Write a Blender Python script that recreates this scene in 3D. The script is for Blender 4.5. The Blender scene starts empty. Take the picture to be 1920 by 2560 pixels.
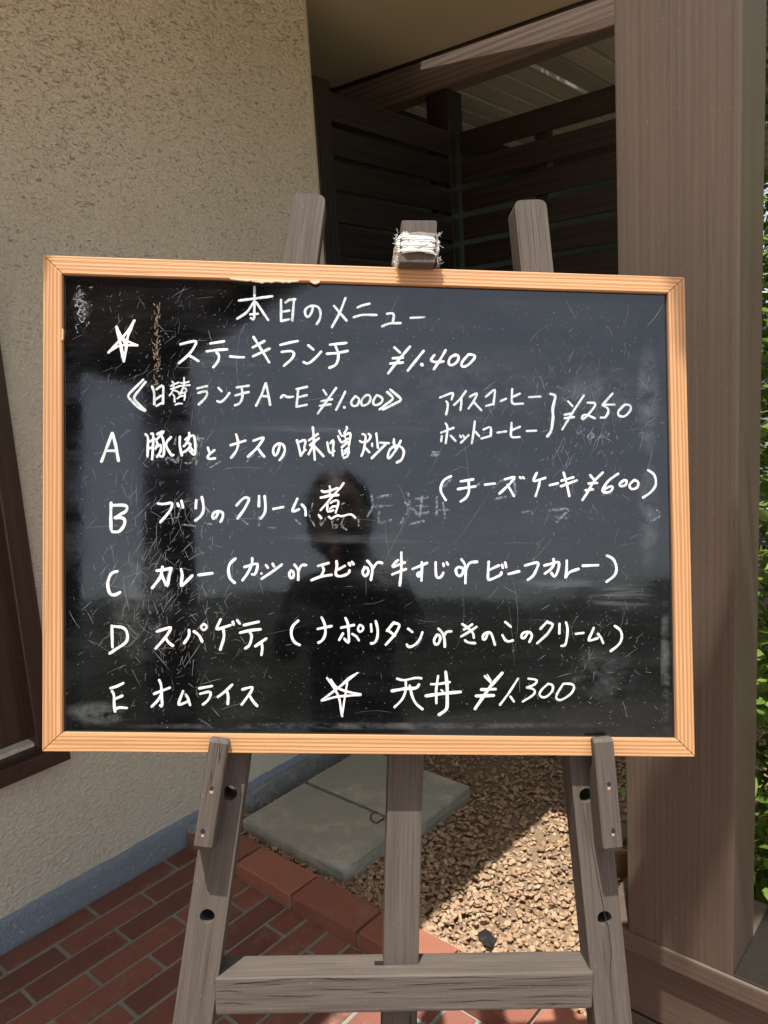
import bpy, bmesh, math, random
import numpy as np
from mathutils import Vector, Matrix
random.seed(7); rng = np.random.default_rng(7)
sc = bpy.context.scene
COL = sc.collection
# Site frame: X runs along the porch sill, Y along the house wall, Z up (metres).
# ---------------------------------------------------------------- camera
cam_d = bpy.data.cameras.new('camera'); cam = bpy.data.objects.new('camera', cam_d); COL.objects.link(cam)
CR = Vector((0.75804, 0.64927, -0.06186)); CU = Vector((-0.06578, 0.17047, 0.98317)); CF = Vector((-0.64888, 0.74121, -0.17193))
cam.matrix_world = Matrix(((CR.x, CU.x, -CF.x, 0), (CR.y, CU.y, -CF.y, 0), (CR.z, CU.z, -CF.z, 1.5), (0, 0, 0, 1)))
cam_d.sensor_fit = 'VERTICAL'; cam_d.sensor_height = 36; cam_d.sensor_width = 27; cam_d.lens = 36*1924/2560
cam_d.clip_start = 0.02; cam_d.clip_end = 900
sc.camera = cam
# ---------------------------------------------------------------- sky, sun, exposure
SUN = Vector((-0.125, 0.249, -1.0)).normalized()          # direction the light travels
w = bpy.data.worlds.new('World'); sc.world = w; w.use_nodes = True
nt = w.node_tree; bg = nt.nodes['Background']; sky = nt.nodes.new('ShaderNodeTexSky')
sky.sky_type = 'NISHITA'; sky.sun_disc = False
sky.sun_elevation = math.asin(-SUN.z); sky.sun_rotation = math.atan2(-SUN.x, -SUN.y)
sky.air_density = 1.0; sky.dust_density = 2.5; sky.ozone_density = 1.0
hs = nt.nodes.new('ShaderNodeHueSaturation'); hs.inputs['Saturation'].default_value = 0.55
nt.links.new(sky.outputs[0], hs.inputs['Color']); nt.links.new(hs.outputs[0], bg.inputs[0]); bg.inputs[1].default_value = 0.135
sd = bpy.data.lights.new('sun', 'SUN'); sd.energy = 4.1; sd.angle = math.radians(0.55); sd.color = (1, 0.955, 0.88)
so = bpy.data.objects.new('sun', sd); COL.objects.link(so); so.rotation_euler = SUN.to_track_quat('-Z', 'Y').to_euler(); so.location = (0, 0, 12)
sc.view_settings.view_transform = 'Standard'; sc.view_settings.look = 'None'
sc.view_settings.exposure = 0.72; sc.view_settings.gamma = 1.0; sc.view_settings.use_curve_mapping = False
sc.render.engine = 'CYCLES'
try: sc.cycles.max_bounces = 8
except Exception: pass

# ---------------------------------------------------------------- object helpers
def setp(o, **k):
    for a, b in k.items():
        if b is not None: o[a] = b
    return o
def link(o, parent=None, M=None):
    COL.objects.link(o)
    M = M or Matrix()
    if parent is not None:
        o.parent = parent
        o.matrix_parent_inverse = Matrix()
        # parent chain is translation / rigid only
        o.matrix_basis = PM[parent.name].inverted() @ M
    else:
        o.matrix_basis = M
    PM[o.name] = M.copy()
    return o
PM = {}
def thing(name, label, cat, loc=(0, 0, 0), group=None, rz=0):
    o = bpy.data.objects.new(name, None); o.empty_display_size = 0.1
    link(o, None, Matrix.Translation(loc) @ Matrix.Rotation(rz, 4, 'Z'))
    return setp(o, label=label, category=cat, group=group)
def mesh_obj(name, me, parent=None, M=None, mat=None, **props):
    o = bpy.data.objects.new(name, me); link(o, parent, M)
    if mat is not None and len(me.materials) == 0: me.materials.append(mat)
    return setp(o, **props)
def pydata(name, vs, fs, smooth=False):
    me = bpy.data.meshes.new(name); me.from_pydata([tuple(v) for v in vs], [], fs); me.update()
    if smooth: me.polygons.foreach_set('use_smooth', [True]*len(me.polygons))
    return me
def np_mesh(name, V, F, smooth=False):
    """V (n,3), F (m,k) constant k"""
    me = bpy.data.meshes.new(name); n, m, k = len(V), len(F), F.shape[1]
    me.vertices.add(n); me.vertices.foreach_set('co', np.ascontiguousarray(V, dtype=np.float32).ravel())
    me.loops.add(m*k); me.loops.foreach_set('vertex_index', np.ascontiguousarray(F, dtype=np.int32).ravel())
    me.polygons.add(m); me.polygons.foreach_set('loop_start', np.arange(0, m*k, k, dtype=np.int32))
    me.polygons.foreach_set('loop_total', np.full(m, k, dtype=np.int32))
    if smooth: me.polygons.foreach_set('use_smooth', np.ones(m, dtype=bool))
    me.update(calc_edges=True); return me
def bm_mesh(name, bm, smooth=False):
    bmesh.ops.recalc_face_normals(bm, faces=bm.faces)
    me = bpy.data.meshes.new(name); bm.to_mesh(me); bm.free()
    if smooth: me.polygons.foreach_set('use_smooth', [True]*len(me.polygons))
    return me
def box_bm(x0, x1, y0, y1, z0, z1, bev=0.0, seg=1, jit=0.0):
    bm = bmesh.new()
    v = [bm.verts.new((x, y, z)) for x in (x0, x1) for y in (y0, y1) for z in (z0, z1)]
    for f in ((0,1,3,2), (4,6,7,5), (0,4,5,1), (2,3,7,6), (0,2,6,4), (1,5,7,3)): bm.faces.new([v[i] for i in f])
    if bev: bmesh.ops.bevel(bm, geom=bm.edges[:], offset=bev, segments=seg, profile=0.6, affect='EDGES')
    if jit:
        for q in bm.verts: q.co += Vector((random.uniform(-jit, jit), random.uniform(-jit, jit), random.uniform(-jit, jit)))
    return bm
def box(name, b, mat, parent=None, bev=0.0, seg=1, axis='x', M=None, jit=0.0, **props):
    """axis aligned box; its own frame has X along `axis` so wood grain follows it"""
    x0, x1, y0, y1, z0, z1 = b
    c = Vector(((x0+x1)/2, (y0+y1)/2, (z0+z1)/2)); h = ((x1-x0)/2, (y1-y0)/2, (z1-z0)/2)
    if axis == 'x': R = Matrix(); hh = h
    elif axis == 'y': R = Matrix.Rotation(math.pi/2, 4, 'Z'); hh = (h[1], h[0], h[2])
    else: R = Matrix.Rotation(-math.pi/2, 4, 'Y'); hh = (h[2], h[1], h[0])
    bm = box_bm(-hh[0], hh[0], -hh[1], hh[1], -hh[2], hh[2], bev, seg, jit)
    return mesh_obj(name, bm_mesh(name, bm), parent, (M or Matrix()) @ Matrix.Translation(c) @ R, mat, **props)
def round_poly(P, rad, n=4):
    """P list of 2D points, rad list of corner radii"""
    out = []
    for i, p in enumerate(P):
        p = Vector(p); a = Vector(P[i-1]); b = Vector(P[(i+1) % len(P)]); r = rad[i] if isinstance(rad, (list, tuple)) else rad
        if r <= 0: out.append(p); continue
        da = (a-p).normalized(); db = (b-p).normalized()
        for k in range(n+1):
            t = k/n; out.append(p + da*r*(1-t)**2 + db*r*t**2)
    return out
def prism(name, P, w0, w1, mat, parent, F, bev=0.001, holes=(), xdir=None, seg=2, **props):
    """outline P (2D, in frame F) pushed from depth w0 to w1; own frame has X along xdir"""
    P = [Vector(p) for p in P]; c = sum(P, Vector((0, 0)))/len(P)
    d = Vector(xdir).normalized() if xdir is not None else Vector((1, 0))
    L = Matrix(((d.x, -d.y, 0, c.x), (d.y, d.x, 0, c.y), (0, 0, 1, 0), (0, 0, 0, 1)))
    Li = L.inverted()
    bm = bmesh.new(); loops = []
    for poly in [P] + [list(map(Vector, h)) for h in holes]:
        vs = [bm.verts.new(Li @ Vector((p.x, p.y, w1))) for p in poly]
        es = [bm.edges.new((vs[i], vs[(i+1) % len(vs)])) for i in range(len(vs))]
        loops.append((vs, es))
    if len(loops) == 1:
        bm.faces.new(loops[0][0])
    else:
        bmesh.ops.triangle_fill(bm, use_beauty=True, use_dissolve=False, edges=[e for l in loops for e in l[1]])
    r = bmesh.ops.extrude_face_region(bm, geom=bm.faces[:])
    for g in r['geom']:
        if isinstance(g, bmesh.types.BMVert): g.co.z += (w0-w1)
    if bev and len(loops) == 1:
        bmesh.ops.recalc_face_normals(bm, faces=bm.faces)
        bmesh.ops.bevel(bm, geom=[e for e in bm.edges if e.calc_face_angle(0) > 0.6], offset=bev, segments=seg, profile=0.5, affect='EDGES')
    return mesh_obj(name, bm_mesh(name, bm), parent, F @ L, mat, **props)
def circle(cx, cy, r, n=20, ph=0): return [(cx+r*math.cos(ph+2*math.pi*i/n), cy+r*math.sin(ph+2*math.pi*i/n)) for i in range(n)]
def tube_arrays(pts, rad, n=6):
    pts = [Vector(p) for p in pts]; V = []; Fc = []
    up = Vector((0, 0, 1))
    for i, p in enumerate(pts):
        t = (pts[min(i+1, len(pts)-1)] - pts[max(i-1, 0)]).normalized()
        s = t.cross(up)
        if s.length < 1e-3: s = t.cross(Vector((1, 0, 0)))
        s.normalize(); q = s.cross(t).normalized()
        r = rad[i] if isinstance(rad, (list, tuple)) else rad
        for k in range(n):
            a = 2*math.pi*k/n; V.append(p + s*r*math.cos(a) + q*r*math.sin(a))
    for i in range(len(pts)-1):
        for k in range(n):
            Fc.append((i*n+k, i*n+(k+1) % n, (i+1)*n+(k+1) % n, (i+1)*n+k))
    return V, Fc
def tube(name, pts, rad, mat, parent=None, n=8, M=None, **props):
    V, Fc = tube_arrays(pts, rad, n); Fc = Fc + [tuple(range(n))[::-1], tuple(range(len(V)-n, len(V)))]
    return mesh_obj(name, pydata(name, V, Fc, True), parent, M, mat, **props)

# ---------------------------------------------------------------- materials
class NT:
    def __init__(s, name):
        s.m = bpy.data.materials.new(name); s.m.use_nodes = True; s.t = s.m.node_tree
        s.b = s.t.nodes['Principled BSDF']; s.out = s.t.nodes['Material Output']
    def n(s, typ, **k):
        o = s.t.nodes.new(typ)
        for a, v in k.items():
            if a.startswith('i_'):
                key = a[2:]; key = int(key) if key.isdigit() else key.replace('_', ' ')
                s.put(o.inputs[key], v)
            else: setattr(o, a, v)
        return o
    def put(s, sock, v):
        if isinstance(v, bpy.types.NodeSocket): s.t.links.new(v, sock)
        else: sock.default_value = v
    def coord(s, scale=(1, 1, 1), rnd=0.0):
        tc = s.n('ShaderNodeTexCoord'); v = tc.outputs['Object']
        if rnd:
            oi = s.n('ShaderNodeObjectInfo'); mu = s.n('ShaderNodeMath', operation='MULTIPLY', i_0=oi.outputs['Random'], i_1=rnd)
            ad = s.n('ShaderNodeVectorMath', operation='ADD', i_0=v, i_1=mu.outputs[0]); v = ad.outputs[0]
        mp = s.n('ShaderNodeMapping', i_Vector=v, i_Scale=scale); return mp.outputs[0]
    def noise(s, v, scale, detail=3, rough=0.5, dist=0.0):
        return s.n('ShaderNodeTexNoise', i_Vector=v, i_Scale=scale, i_Detail=detail, i_Roughness=rough, i_Distortion=dist).outputs['Fac']
    def ramp(s, f, stops, interp='LINEAR'):
        r = s.n('ShaderNodeValToRGB', i_Fac=f); r.color_ramp.interpolation = interp
        e = r.color_ramp.elements
        while len(e) < len(stops): e.new(0.5)
        for q, (p, c) in zip(e, stops):
            q.position = p; q.color = (c, c, c, 1) if isinstance(c, (int, float)) else (*c, 1)
        return r.outputs[0]
    def mix(s, f, a, b, mode='MIX'):
        o = s.n('ShaderNodeMix', data_type='RGBA', blend_type=mode)
        s.put(o.inputs[0], f)
        for i, v in ((6, a), (7, b)): s.put(o.inputs[i], (*v, 1) if isinstance(v, tuple) and len(v) == 3 else v)
        return o.outputs[2]
    def math(s, op, a, b=0.0): return s.n('ShaderNodeMath', operation=op, i_0=a, i_1=b).outputs[0]
    def bump(s, h, strength, dist, prev=None):
        o = s.n('ShaderNodeBump', i_Height=h, i_Strength=strength, i_Distance=dist)
        if prev is not None: s.put(o.inputs['Normal'], prev)
        return o.outputs[0]
    def done(s, col=None, rough=None, nrm=None, ior=None, **k):
        if col is not None: s.put(s.b.inputs['Base Color'], (*col, 1) if isinstance(col, tuple) and len(col) == 3 else col)
        if rough is not None: s.put(s.b.inputs['Roughness'], rough)
        if nrm is not None: s.put(s.b.inputs['Normal'], nrm)
        if ior is not None: s.b.inputs['IOR'].default_value = ior
        for a, v in k.items(): s.put(s.b.inputs[a.replace('_', ' ')], v)
        return s.m
def flat(name, col, rough=0.6, var=0.15, scale=30, bump=0.0, bscale=60, metallic=0.0, rnd=3.0):
    t = NT(name); v = t.coord(rnd=rnd); f = t.noise(v, scale, 4, 0.6)
    c = t.mix(f, tuple(x*(1-var) for x in col), tuple(min(1, x*(1+var)) for x in col))
    nr = t.bump(t.noise(v, bscale, 4, 0.6), 0.6, bump) if bump else None
    return t.done(c, rough, nr, Metallic=metallic)
def wood(name, c_dark, c_light, along=2.0, across=90.0, rough=0.7, relief=0.0006, crack=0.35, rings=0.0, ringscale=40, speck=0.0, objvar=0.12, cw=0.009):
    """fine fibres along X, growth lines, a few long drying cracks, worn specks"""
    t = NT(name); v = t.coord((along, across, across), rnd=7.0)
    fib = t.noise(v, 1.0, 5, 0.65)
    v2 = t.coord((along*0.35, across*0.22, across*0.22), rnd=5.0); band = t.noise(v2, 1.0, 3, 0.5, 0.6)
    f = t.math('ADD', t.math('MULTIPLY', fib, 0.65), t.math('MULTIPLY', band, 0.35))
    h = fib
    if rings:
        v3 = t.coord((0.03, 1, 1), rnd=2.0); v3.node.inputs['Rotation'].default_value = (0.62, 0, 0)
        wv = t.n('ShaderNodeTexWave', wave_type='BANDS', bands_direction='Y', i_Vector=v3, i_Scale=ringscale, i_Distortion=3.0, i_Detail=2.0, i_Detail_Scale=1.5, i_Detail_Roughness=0.6)
        rg = t.ramp(wv.outputs['Fac'], [(0.0, 0.0), (0.55, 0.15), (0.85, 1.0), (1.0, 0.2)])
        f = t.math('ADD', t.math('MULTIPLY', f, 1-rings), t.math('MULTIPLY', rg, rings))
        h = t.math('ADD', fib, t.math('MULTIPLY', rg, rings))
    col = t.mix(t.ramp(f, [(0.3, 0.0), (0.7, 1.0)]), c_dark, c_light)
    oi = t.n('ShaderNodeObjectInfo')
    k = t.math('ADD', t.math('MULTIPLY', oi.outputs['Random'], 2*objvar), 1-objvar)
    cb = t.n('ShaderNodeCombineColor', i_Red=k, i_Green=k, i_Blue=k).outputs[0]
    col = t.mix(1.0, col, cb, 'MULTIPLY')
    if crack:
        vc = t.coord((1.3, 60, 60), rnd=9.0)
        cr = t.noise(vc, 1.0, 2, 0.4, 0.25)
        cm = t.ramp(cr, [(0.0, 0.0), (0.5-cw, 0.0), (0.5, 1.0), (0.5+cw, 0.0), (1.0, 0.0)])
        gate = t.ramp(t.noise(t.coord((4, 25, 25), rnd=4.0), 1.0, 2), [(0.5, 0.0), (0.62, 1.0)])
        cm = t.math('MULTIPLY', t.math('MULTIPLY', cm, gate), crack)
        col = t.mix(cm, col, (0.012, 0.009, 0.008))
        h = t.math('SUBTRACT', h, t.math('MULTIPLY', cm, 2.0))
    if speck:
        sp = t.ramp(t.noise(t.coord((40, 160, 160), rnd=3.0), 3.0, 2), [(0.72, 0.0), (0.76, 1.0)])
        col = t.mix(t.math('MULTIPLY', sp, speck), col, tuple(min(1, c*3.2+0.05) for c in c_light))
    nr = t.bump(h, 0.75, relief)
    return t.done(col, rough, nr)

M_ = {}
M_['easel'] = wood('weathered_easel_wood', (0.048, 0.038, 0.031), (0.132, 0.108, 0.089), 9, 380, 0.8, 0.0007, 0.9, speck=0.3, objvar=0.07, cw=0.005)
M_['pine'] = wood('orange_pine_frame', (0.44, 0.215, 0.090), (0.77, 0.46, 0.225), 1.3, 260, 0.55, 0.0005, 0.15, rings=0.5, ringscale=78, objvar=0.05)
M_['post'] = wood('brown_painted_post', (0.098, 0.070, 0.051), (0.138, 0.102, 0.076), 1.2, 120, 0.45, 0.0009, 0.25, rings=0.20, ringscale=44, speck=0.3, objvar=0.04)
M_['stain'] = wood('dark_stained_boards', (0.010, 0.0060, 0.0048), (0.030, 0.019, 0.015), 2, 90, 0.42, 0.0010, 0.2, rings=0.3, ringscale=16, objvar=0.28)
M_['beam'] = wood('brown_beam_wood', (0.115, 0.080, 0.060), (0.27, 0.205, 0.165), 2, 60, 0.55, 0.0012, 0.3, rings=0.25, ringscale=22, speck=0.2, objvar=0.12)
M_['slat'] = wood('greyed_pergola_slats', (0.42, 0.355, 0.325), (0.62, 0.54, 0.50), 2, 60, 0.6, 0.0012, 0.3, rings=0.25, ringscale=20, objvar=0.22)
M_['window'] = wood('red_brown_window_wood', (0.040, 0.018, 0.012), (0.095, 0.052, 0.036), 2, 90, 0.35, 0.0006, 0.2, objvar=0.2)

def m_stucco():
    t = NT('beige_stucco'); v = t.coord()
    big = t.noise(v, 1.3, 4, 0.6); gr = t.noise(v, 210, 5, 0.7)
    col = t.mix(t.ramp(big, [(0.3, 0.0), (0.7, 1.0)]), (0.83, 0.765, 0.60), (0.88, 0.825, 0.67))
    # short dark pits left by the trowel, thinning out towards the ground
    vp = t.coord((1, 0.75, 1.9)); pit = t.noise(vp, 84, 3.0, 0.6, 1.1)
    sep = t.n('ShaderNodeSeparateXYZ', i_0=t.coord()); z = sep.outputs[2]
    thr = t.n('ShaderNodeMapRange', i_Value=t.math('ADD', z, t.math('MULTIPLY', t.math('SUBTRACT', big, 0.5), 1.6))); 
    for k_, v_ in zip(('From Min', 'From Max', 'To Min', 'To Max'), (0.8, 2.7, 0.27, 0.42)): thr.inputs[k_].default_value = v_
    d = t.math('SUBTRACT', thr.outputs[0], pit)
    pm = t.ramp(d, [(0.0, 0.0), (0.035, 1.0)])
    col = t.mix(t.math('MULTIPLY', pm, 0.55), col, (0.27, 0.20, 0.12))
    st = t.ramp(t.noise(t.coord((1, 1.6, 0.9)), 4.2, 5, 0.62), [(0.70, 0.0), (0.78, 1.0)])
    col = t.mix(t.math('MULTIPLY', st, 0.35), col, (0.30, 0.235, 0.165))
    h = t.math('ADD', t.math('MULTIPLY', t.noise(t.coord((1, 1, 1.5)), 66, 3, 0.55, 0.7), 1.0), t.math('MULTIPLY', gr, 0.22))
    h = t.math('SUBTRACT', h, t.math('MULTIPLY', pm, 0.6))
    return t.done(col, 0.9, t.bump(h, 1.0, 0.011))
M_['stucco'] = m_stucco()
def m_found():
    t = NT('blue_grey_painted_footing'); v = t.coord()
    f = t.noise(v, 95, 4, 0.65)
    col = t.mix(f, (0.22, 0.275, 0.34), (0.40, 0.455, 0.51))
    w1 = t.ramp(t.noise(v, 60, 3, 0.5), [(0.64, 0.0), (0.69, 1.0)])
    col = t.mix(w1, col, (0.55, 0.52, 0.44))
    sep = t.n('ShaderNodeSeparateXYZ', i_0=v); low = t.n('ShaderNodeMapRange', i_Value=t.math('ADD', sep.outputs[2], t.math('MULTIPLY', t.noise(v, 30, 3), 0.03)))
    for k_, v_ in zip(('From Min', 'From Max', 'To Min', 'To Max'), (0.012, 0.04, 0.55, 0.0)): low.inputs[k_].default_value = v_
    col = t.mix(low.outputs[0], col, (0.23, 0.25, 0.22))
    return t.done(col, 0.9, t.bump(t.noise(v, 120, 4, 0.6), 1.0, 0.008))
M_['found'] = m_found()
def m_conc(name, a, b, stain, sc_=9, lo=0.46, hi=0.52, bump=0.0015, amt=0.8):
    t = NT(name); v = t.coord(rnd=2.0)
    base = t.mix(t.noise(v, 14, 6, 0.7), a, b)
    s1 = t.ramp(t.noise(v, sc_, 7, 0.72, 0.4), [(lo, 0.0), (hi, 1.0)])
    edge = t.ramp(t.noise(v, 3.2, 2), [(0.42, 0.0), (0.52, 1.0)])
    c = t.mix(t.math('MULTIPLY', t.math('MULTIPLY', s1, edge), amt), base, stain)
    pit = t.ramp(t.noise(v, 180, 3, 0.6), [(0.28, 1.0), (0.33, 0.0)])
    c = t.mix(t.math('MULTIPLY', pit, 0.5), c, (0.06, 0.06, 0.055))
    h = t.math('SUBTRACT', t.noise(v, 160, 5, 0.65), t.math('MULTIPLY', pit, 0.5))
    return t.done(c, 0.88, t.bump(h, 0.8, bump))
M_['slab'] = m_conc('garden_slab_concrete', (0.33, 0.325, 0.265), (0.46, 0.45, 0.375), (0.62, 0.57, 0.45), 14, 0.47, 0.60, 0.0022, 0.55)
M_['footing'] = m_conc('rough_footing_concrete', (0.12, 0.125, 0.12), (0.42, 0.44, 0.43), (0.5, 0.5, 0.46), 40, 0.45, 0.6, 0.006)
M_['mortar'] = m_conc('grey_mortar', (0.215, 0.215, 0.185), (0.315, 0.315, 0.27), (0.42, 0.42, 0.38), 60, 0.56, 0.66, 0.002)
def m_brick(name, a, b, dirt=0.35):
    t = NT(name); v = t.coord(rnd=11.0)
    f = t.noise(v, 16, 6, 0.7); c = t.mix(f, a, b)
    oi = t.n('ShaderNodeObjectInfo'); k = t.math('ADD', t.math('MULTIPLY', oi.outputs['Random'], 0.5), 0.75)
    cb = t.n('ShaderNodeCombineColor', i_Red=k, i_Green=k, i_Blue=k).outputs[0]; c = t.mix(1.0, c, cb, 'MULTIPLY')
    fade = t.ramp(t.noise(v, 9, 6, 0.75), [(0.55, 0.0), (0.72, 1.0)]); c = t.mix(t.math('MULTIPLY', fade, dirt), c, (0.42, 0.30, 0.25))
    sp = t.ramp(t.noise(v, 120, 2), [(0.73, 0.0), (0.76, 1.0)]); c = t.mix(t.math('MULTIPLY', sp, 0.45), c, (0.48, 0.42, 0.36))
    dk = t.ramp(t.noise(v, 75, 2), [(0.24, 1.0), (0.28, 0.0)]); c = t.mix(t.math('MULTIPLY', dk, 0.7), c, (0.05, 0.03, 0.025))
    return t.done(c, 0.72, t.bump(t.noise(v, 230, 5, 0.7), 0.7, 0.0012))
M_['brick'] = m_brick('red_paving_brick', (0.165, 0.063, 0.043), (0.28, 0.105, 0.074))
M_['edging'] = m_brick('terracotta_edging_brick', (0.26, 0.092, 0.058), (0.40, 0.158, 0.10), 0.3)
def m_chips():
    t = NT('tan_bark_chips'); g = t.n('ShaderNodeNewGeometry'); r = g.outputs['Random Per Island']
    c = t.ramp(r, [(0.0, (0.24, 0.15, 0.09)), (0.18, (0.38, 0.245, 0.15)), (0.5, (0.48, 0.33, 0.205)), (0.74, (0.57, 0.40, 0.255)), (0.86, (0.47, 0.29, 0.185)), (0.95, (0.33, 0.265, 0.20)), (0.985, (0.66, 0.52, 0.35)), (1.0, (0.15, 0.12, 0.10))])
    v = t.coord(); c = t.mix(t.math('MULTIPLY', t.noise(v, 160, 4, 0.7), 0.55), c, (0.30, 0.195, 0.12))
    return t.done(c, 0.85, t.bump(t.noise(t.coord((1, 1, 2)), 330, 4, 0.65), 0.8, 0.0012))
M_['chips'] = m_chips()
M_['soil'] = flat('brown_soil', (0.22, 0.15, 0.095), 0.95, 0.4, 60, 0.004, 130)
def m_board():
    t = NT('glossy_black_board'); v = t.coord()
    dust = t.noise(t.coord((1, 1.7, 1)), 6.5, 6, 0.62, 0.8)
    smear = t.noise(t.coord((2.2, 26, 1)), 1.5, 5, 0.7, 0.5)
    m = t.ramp(t.math('ADD', t.math('MULTIPLY', dust, 0.6), t.math('MULTIPLY', smear, 0.4)), [(0.46, 0.0), (0.70, 1.0)])
    sp = t.ramp(t.noise(v, 520, 2, 0.5), [(0.705, 0.0), (0.745, 1.0)])
    fine = t.ramp(t.noise(t.coord((18, 340, 1)), 1.0, 3, 0.6), [(0.60, 0.0), (0.72, 1.0)])
    c = t.mix(t.math('MULTIPLY', m, 0.14), (0.0028, 0.0030, 0.0034), (0.07, 0.076, 0.083))
    # wiped chalk: streaky clouds where the cloth stopped
    strk = t.ramp(t.noise(t.coord((9, 130, 1)), 1.0, 5, 0.7, 0.4), [(0.42, 0.0), (0.68, 1.0)])
    cl = t.ramp(t.noise(t.coord((1.2, 1.8, 1)), 22, 5, 0.7), [(0.40, 0.0), (0.66, 1.0)])
    for (gx, gy, rx, ry, am, tex) in ((0.335, -0.115, 0.055, 0.022, 0.50, strk), (0.25, -0.098, 0.07, 0.012, 0.30, strk), (0.30, 0.16, 0.07, 0.05, 0.16, cl), (0.372, 0.15, 0.02, 0.09, 0.28, cl), (0.372, 0.0, 0.018, 0.10, 0.24, cl),
                                      (-0.30, -0.13, 0.05, 0.10, 0.22, cl), (-0.385, 0.262, 0.016, 0.024, 0.60, cl), (-0.02, -0.04, 0.13, 0.010, 0.22, strk), (0.02, -0.085, 0.06, 0.03, 0.16, cl), (-0.20, 0.20, 0.06, 0.05, 0.10, strk),
                                      (-0.05, 0.105, 0.16, 0.012, 0.15, strk), (0.16, 0.115, 0.06, 0.012, 0.22, strk), (0.31, -0.22, 0.06, 0.05, 0.18, cl), (-0.355, -0.27, 0.05, 0.02, 0.45, cl), (0.10, 0.16, 0.2, 0.07, 0.09, cl), (0.395, -0.2, 0.008, 0.12, 0.4, cl), (0.0, -0.287, 0.4, 0.006, 0.3, cl)):
        gm = t.n('ShaderNodeMapping', i_Vector=v, i_Scale=(1/rx, 1/ry, 0)); gm.inputs['Location'].default_value = (-gx/rx, -gy/ry, 0)
        ln = t.n('ShaderNodeVectorMath', operation='LENGTH', i_0=gm.outputs[0]).outputs['Value']
        fall = t.ramp(ln, [(0.0, 1.0), (0.35, 0.75), (1.0, 0.0)], 'EASE')
        c = t.mix(t.math('MULTIPLY', t.math('MULTIPLY', fall, tex), am), c, (0.26, 0.275, 0.29))
    c = t.mix(t.math('MULTIPLY', fine, 0.03), c, (0.22, 0.23, 0.25))
    c = t.mix(t.math('MULTIPLY', sp, 0.25), c, (0.35, 0.36, 0.37))
    rough = t.n('ShaderNodeMapRange', i_Value=m); rough.inputs['To Min'].default_value = 0.045; rough.inputs['To Max'].default_value = 0.13
    wob = t.noise(t.coord((1, 1.3, 1)), 5.0, 2, 0.4)
    nr = t.bump(t.noise(v, 85, 3, 0.6), 0.06, 0.0004); nr = t.bump(wob, 0.06, 0.003, nr)
    return t.done(c, rough.outputs[0], nr, ior=1.74)
M_['board'] = m_board()
def m_marker(name, a, b, rough=0.5):
    t = NT(name); v = t.coord((1, 1, 1)); f = t.ramp(t.math('ADD', t.math('MULTIPLY', t.noise(v, 330, 3, 0.7), .6), t.math('MULTIPLY', t.noise(v, 70, 2), .4)), [(0.38, 0.0), (0.60, 1.0)])
    return t.done(t.mix(f, a, b), rough)
M_['marker'] = m_marker('white_paint_marker', (0.50, 0.53, 0.55), (0.86, 0.87, 0.88))
M_['marker_grey'] = m_marker('drier_white_marker', (0.36, 0.40, 0.425), (0.70, 0.74, 0.76))
def m_thin(name, col, amt, sc_=420, lo=0.40, hi=0.62):
    t = NT(name); v = t.coord(); f = t.ramp(t.noise(v, sc_, 3, 0.6), [(lo, 0.0), (hi, amt)])
    return t.done(col, 0.35, Alpha=f)
M_['marker_thin'] = m_thin('worn_white_marker', (0.75, 0.78, 0.80), 1.0, 300, 0.27, 0.47)
M_['ghost'] = m_thin('wiped_grey_writing', (0.27, 0.31, 0.35), 0.62, 260)
M_['scratch'] = flat('scratches_and_chalk_dust', (0.20, 0.205, 0.21), 0.6, 0.85, 25)
M_['rustmark'] = flat('brown_scuffs', (0.20, 0.13, 0.09), 0.7, 0.3, 40)
M_['dark'] = flat('black_rubber_gap', (0.010, 0.009, 0.009), 0.7)
M_['paper'] = flat('torn_cream_paper', (0.62, 0.50, 0.36), 0.8, 0.15, 60, 0.0004, 200)
def m_cloth():
    t = NT('white_gauze'); v = t.coord((1, 1, 1))
    wv = t.n('ShaderNodeTexWave', bands_direction='Y', i_Vector=v, i_Scale=150, i_Distortion=3.0, i_Detail=3.0)
    f = t.noise(t.coord((30, 160, 30)), 1.0, 4, 0.6)
    c = t.mix(f, (0.66, 0.63, 0.58), (0.86, 0.84, 0.80))
    return t.done(c, 0.9, t.bump(t.math('ADD', wv.outputs['Fac'], t.math('MULTIPLY', f, 2.0)), 0.8, 0.0011))
M_['cloth'] = m_cloth()
M_['iron_and_shade'] = flat('rusty_black_iron_and_sill_shade', (0.030, 0.024, 0.020), 0.5, 0.4, 80, 0.0003, 200, 0.4)
def m_leaf(name, a, b, trans=0.35):
    t = NT(name); g = t.n('ShaderNodeNewGeometry'); oi = t.n('ShaderNodeObjectInfo')
    r = t.math('FRACT', t.math('ADD', g.outputs['Random Per Island'], oi.outputs['Random']))
    c = t.mix(r, a, b)
    c = t.mix(t.math('MULTIPLY', t.noise(t.coord(), 40, 3), 0.4), c, tuple(x*0.7 for x in a))
    t.done(c, 0.38)
    tr = t.n('ShaderNodeBsdfTranslucent'); t.put(tr.inputs['Color'], t.mix(1.0, c, (1.0, 1.15, 0.35), 'MULTIPLY'))
    mx = t.n('ShaderNodeMixShader'); mx.inputs[0].default_value = trans
    t.t.links.new(t.b.outputs[0], mx.inputs[1]); t.t.links.new(tr.outputs[0], mx.inputs[2]); t.t.links.new(mx.outputs[0], t.out.inputs[0])
    return t.m
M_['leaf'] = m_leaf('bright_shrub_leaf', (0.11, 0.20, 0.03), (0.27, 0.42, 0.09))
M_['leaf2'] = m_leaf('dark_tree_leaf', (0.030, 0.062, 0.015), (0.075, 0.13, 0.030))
M_['bark'] = flat('grey_brown_bark', (0.12, 0.09, 0.065), 0.9, 0.35, 30, 0.006, 40)
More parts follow.
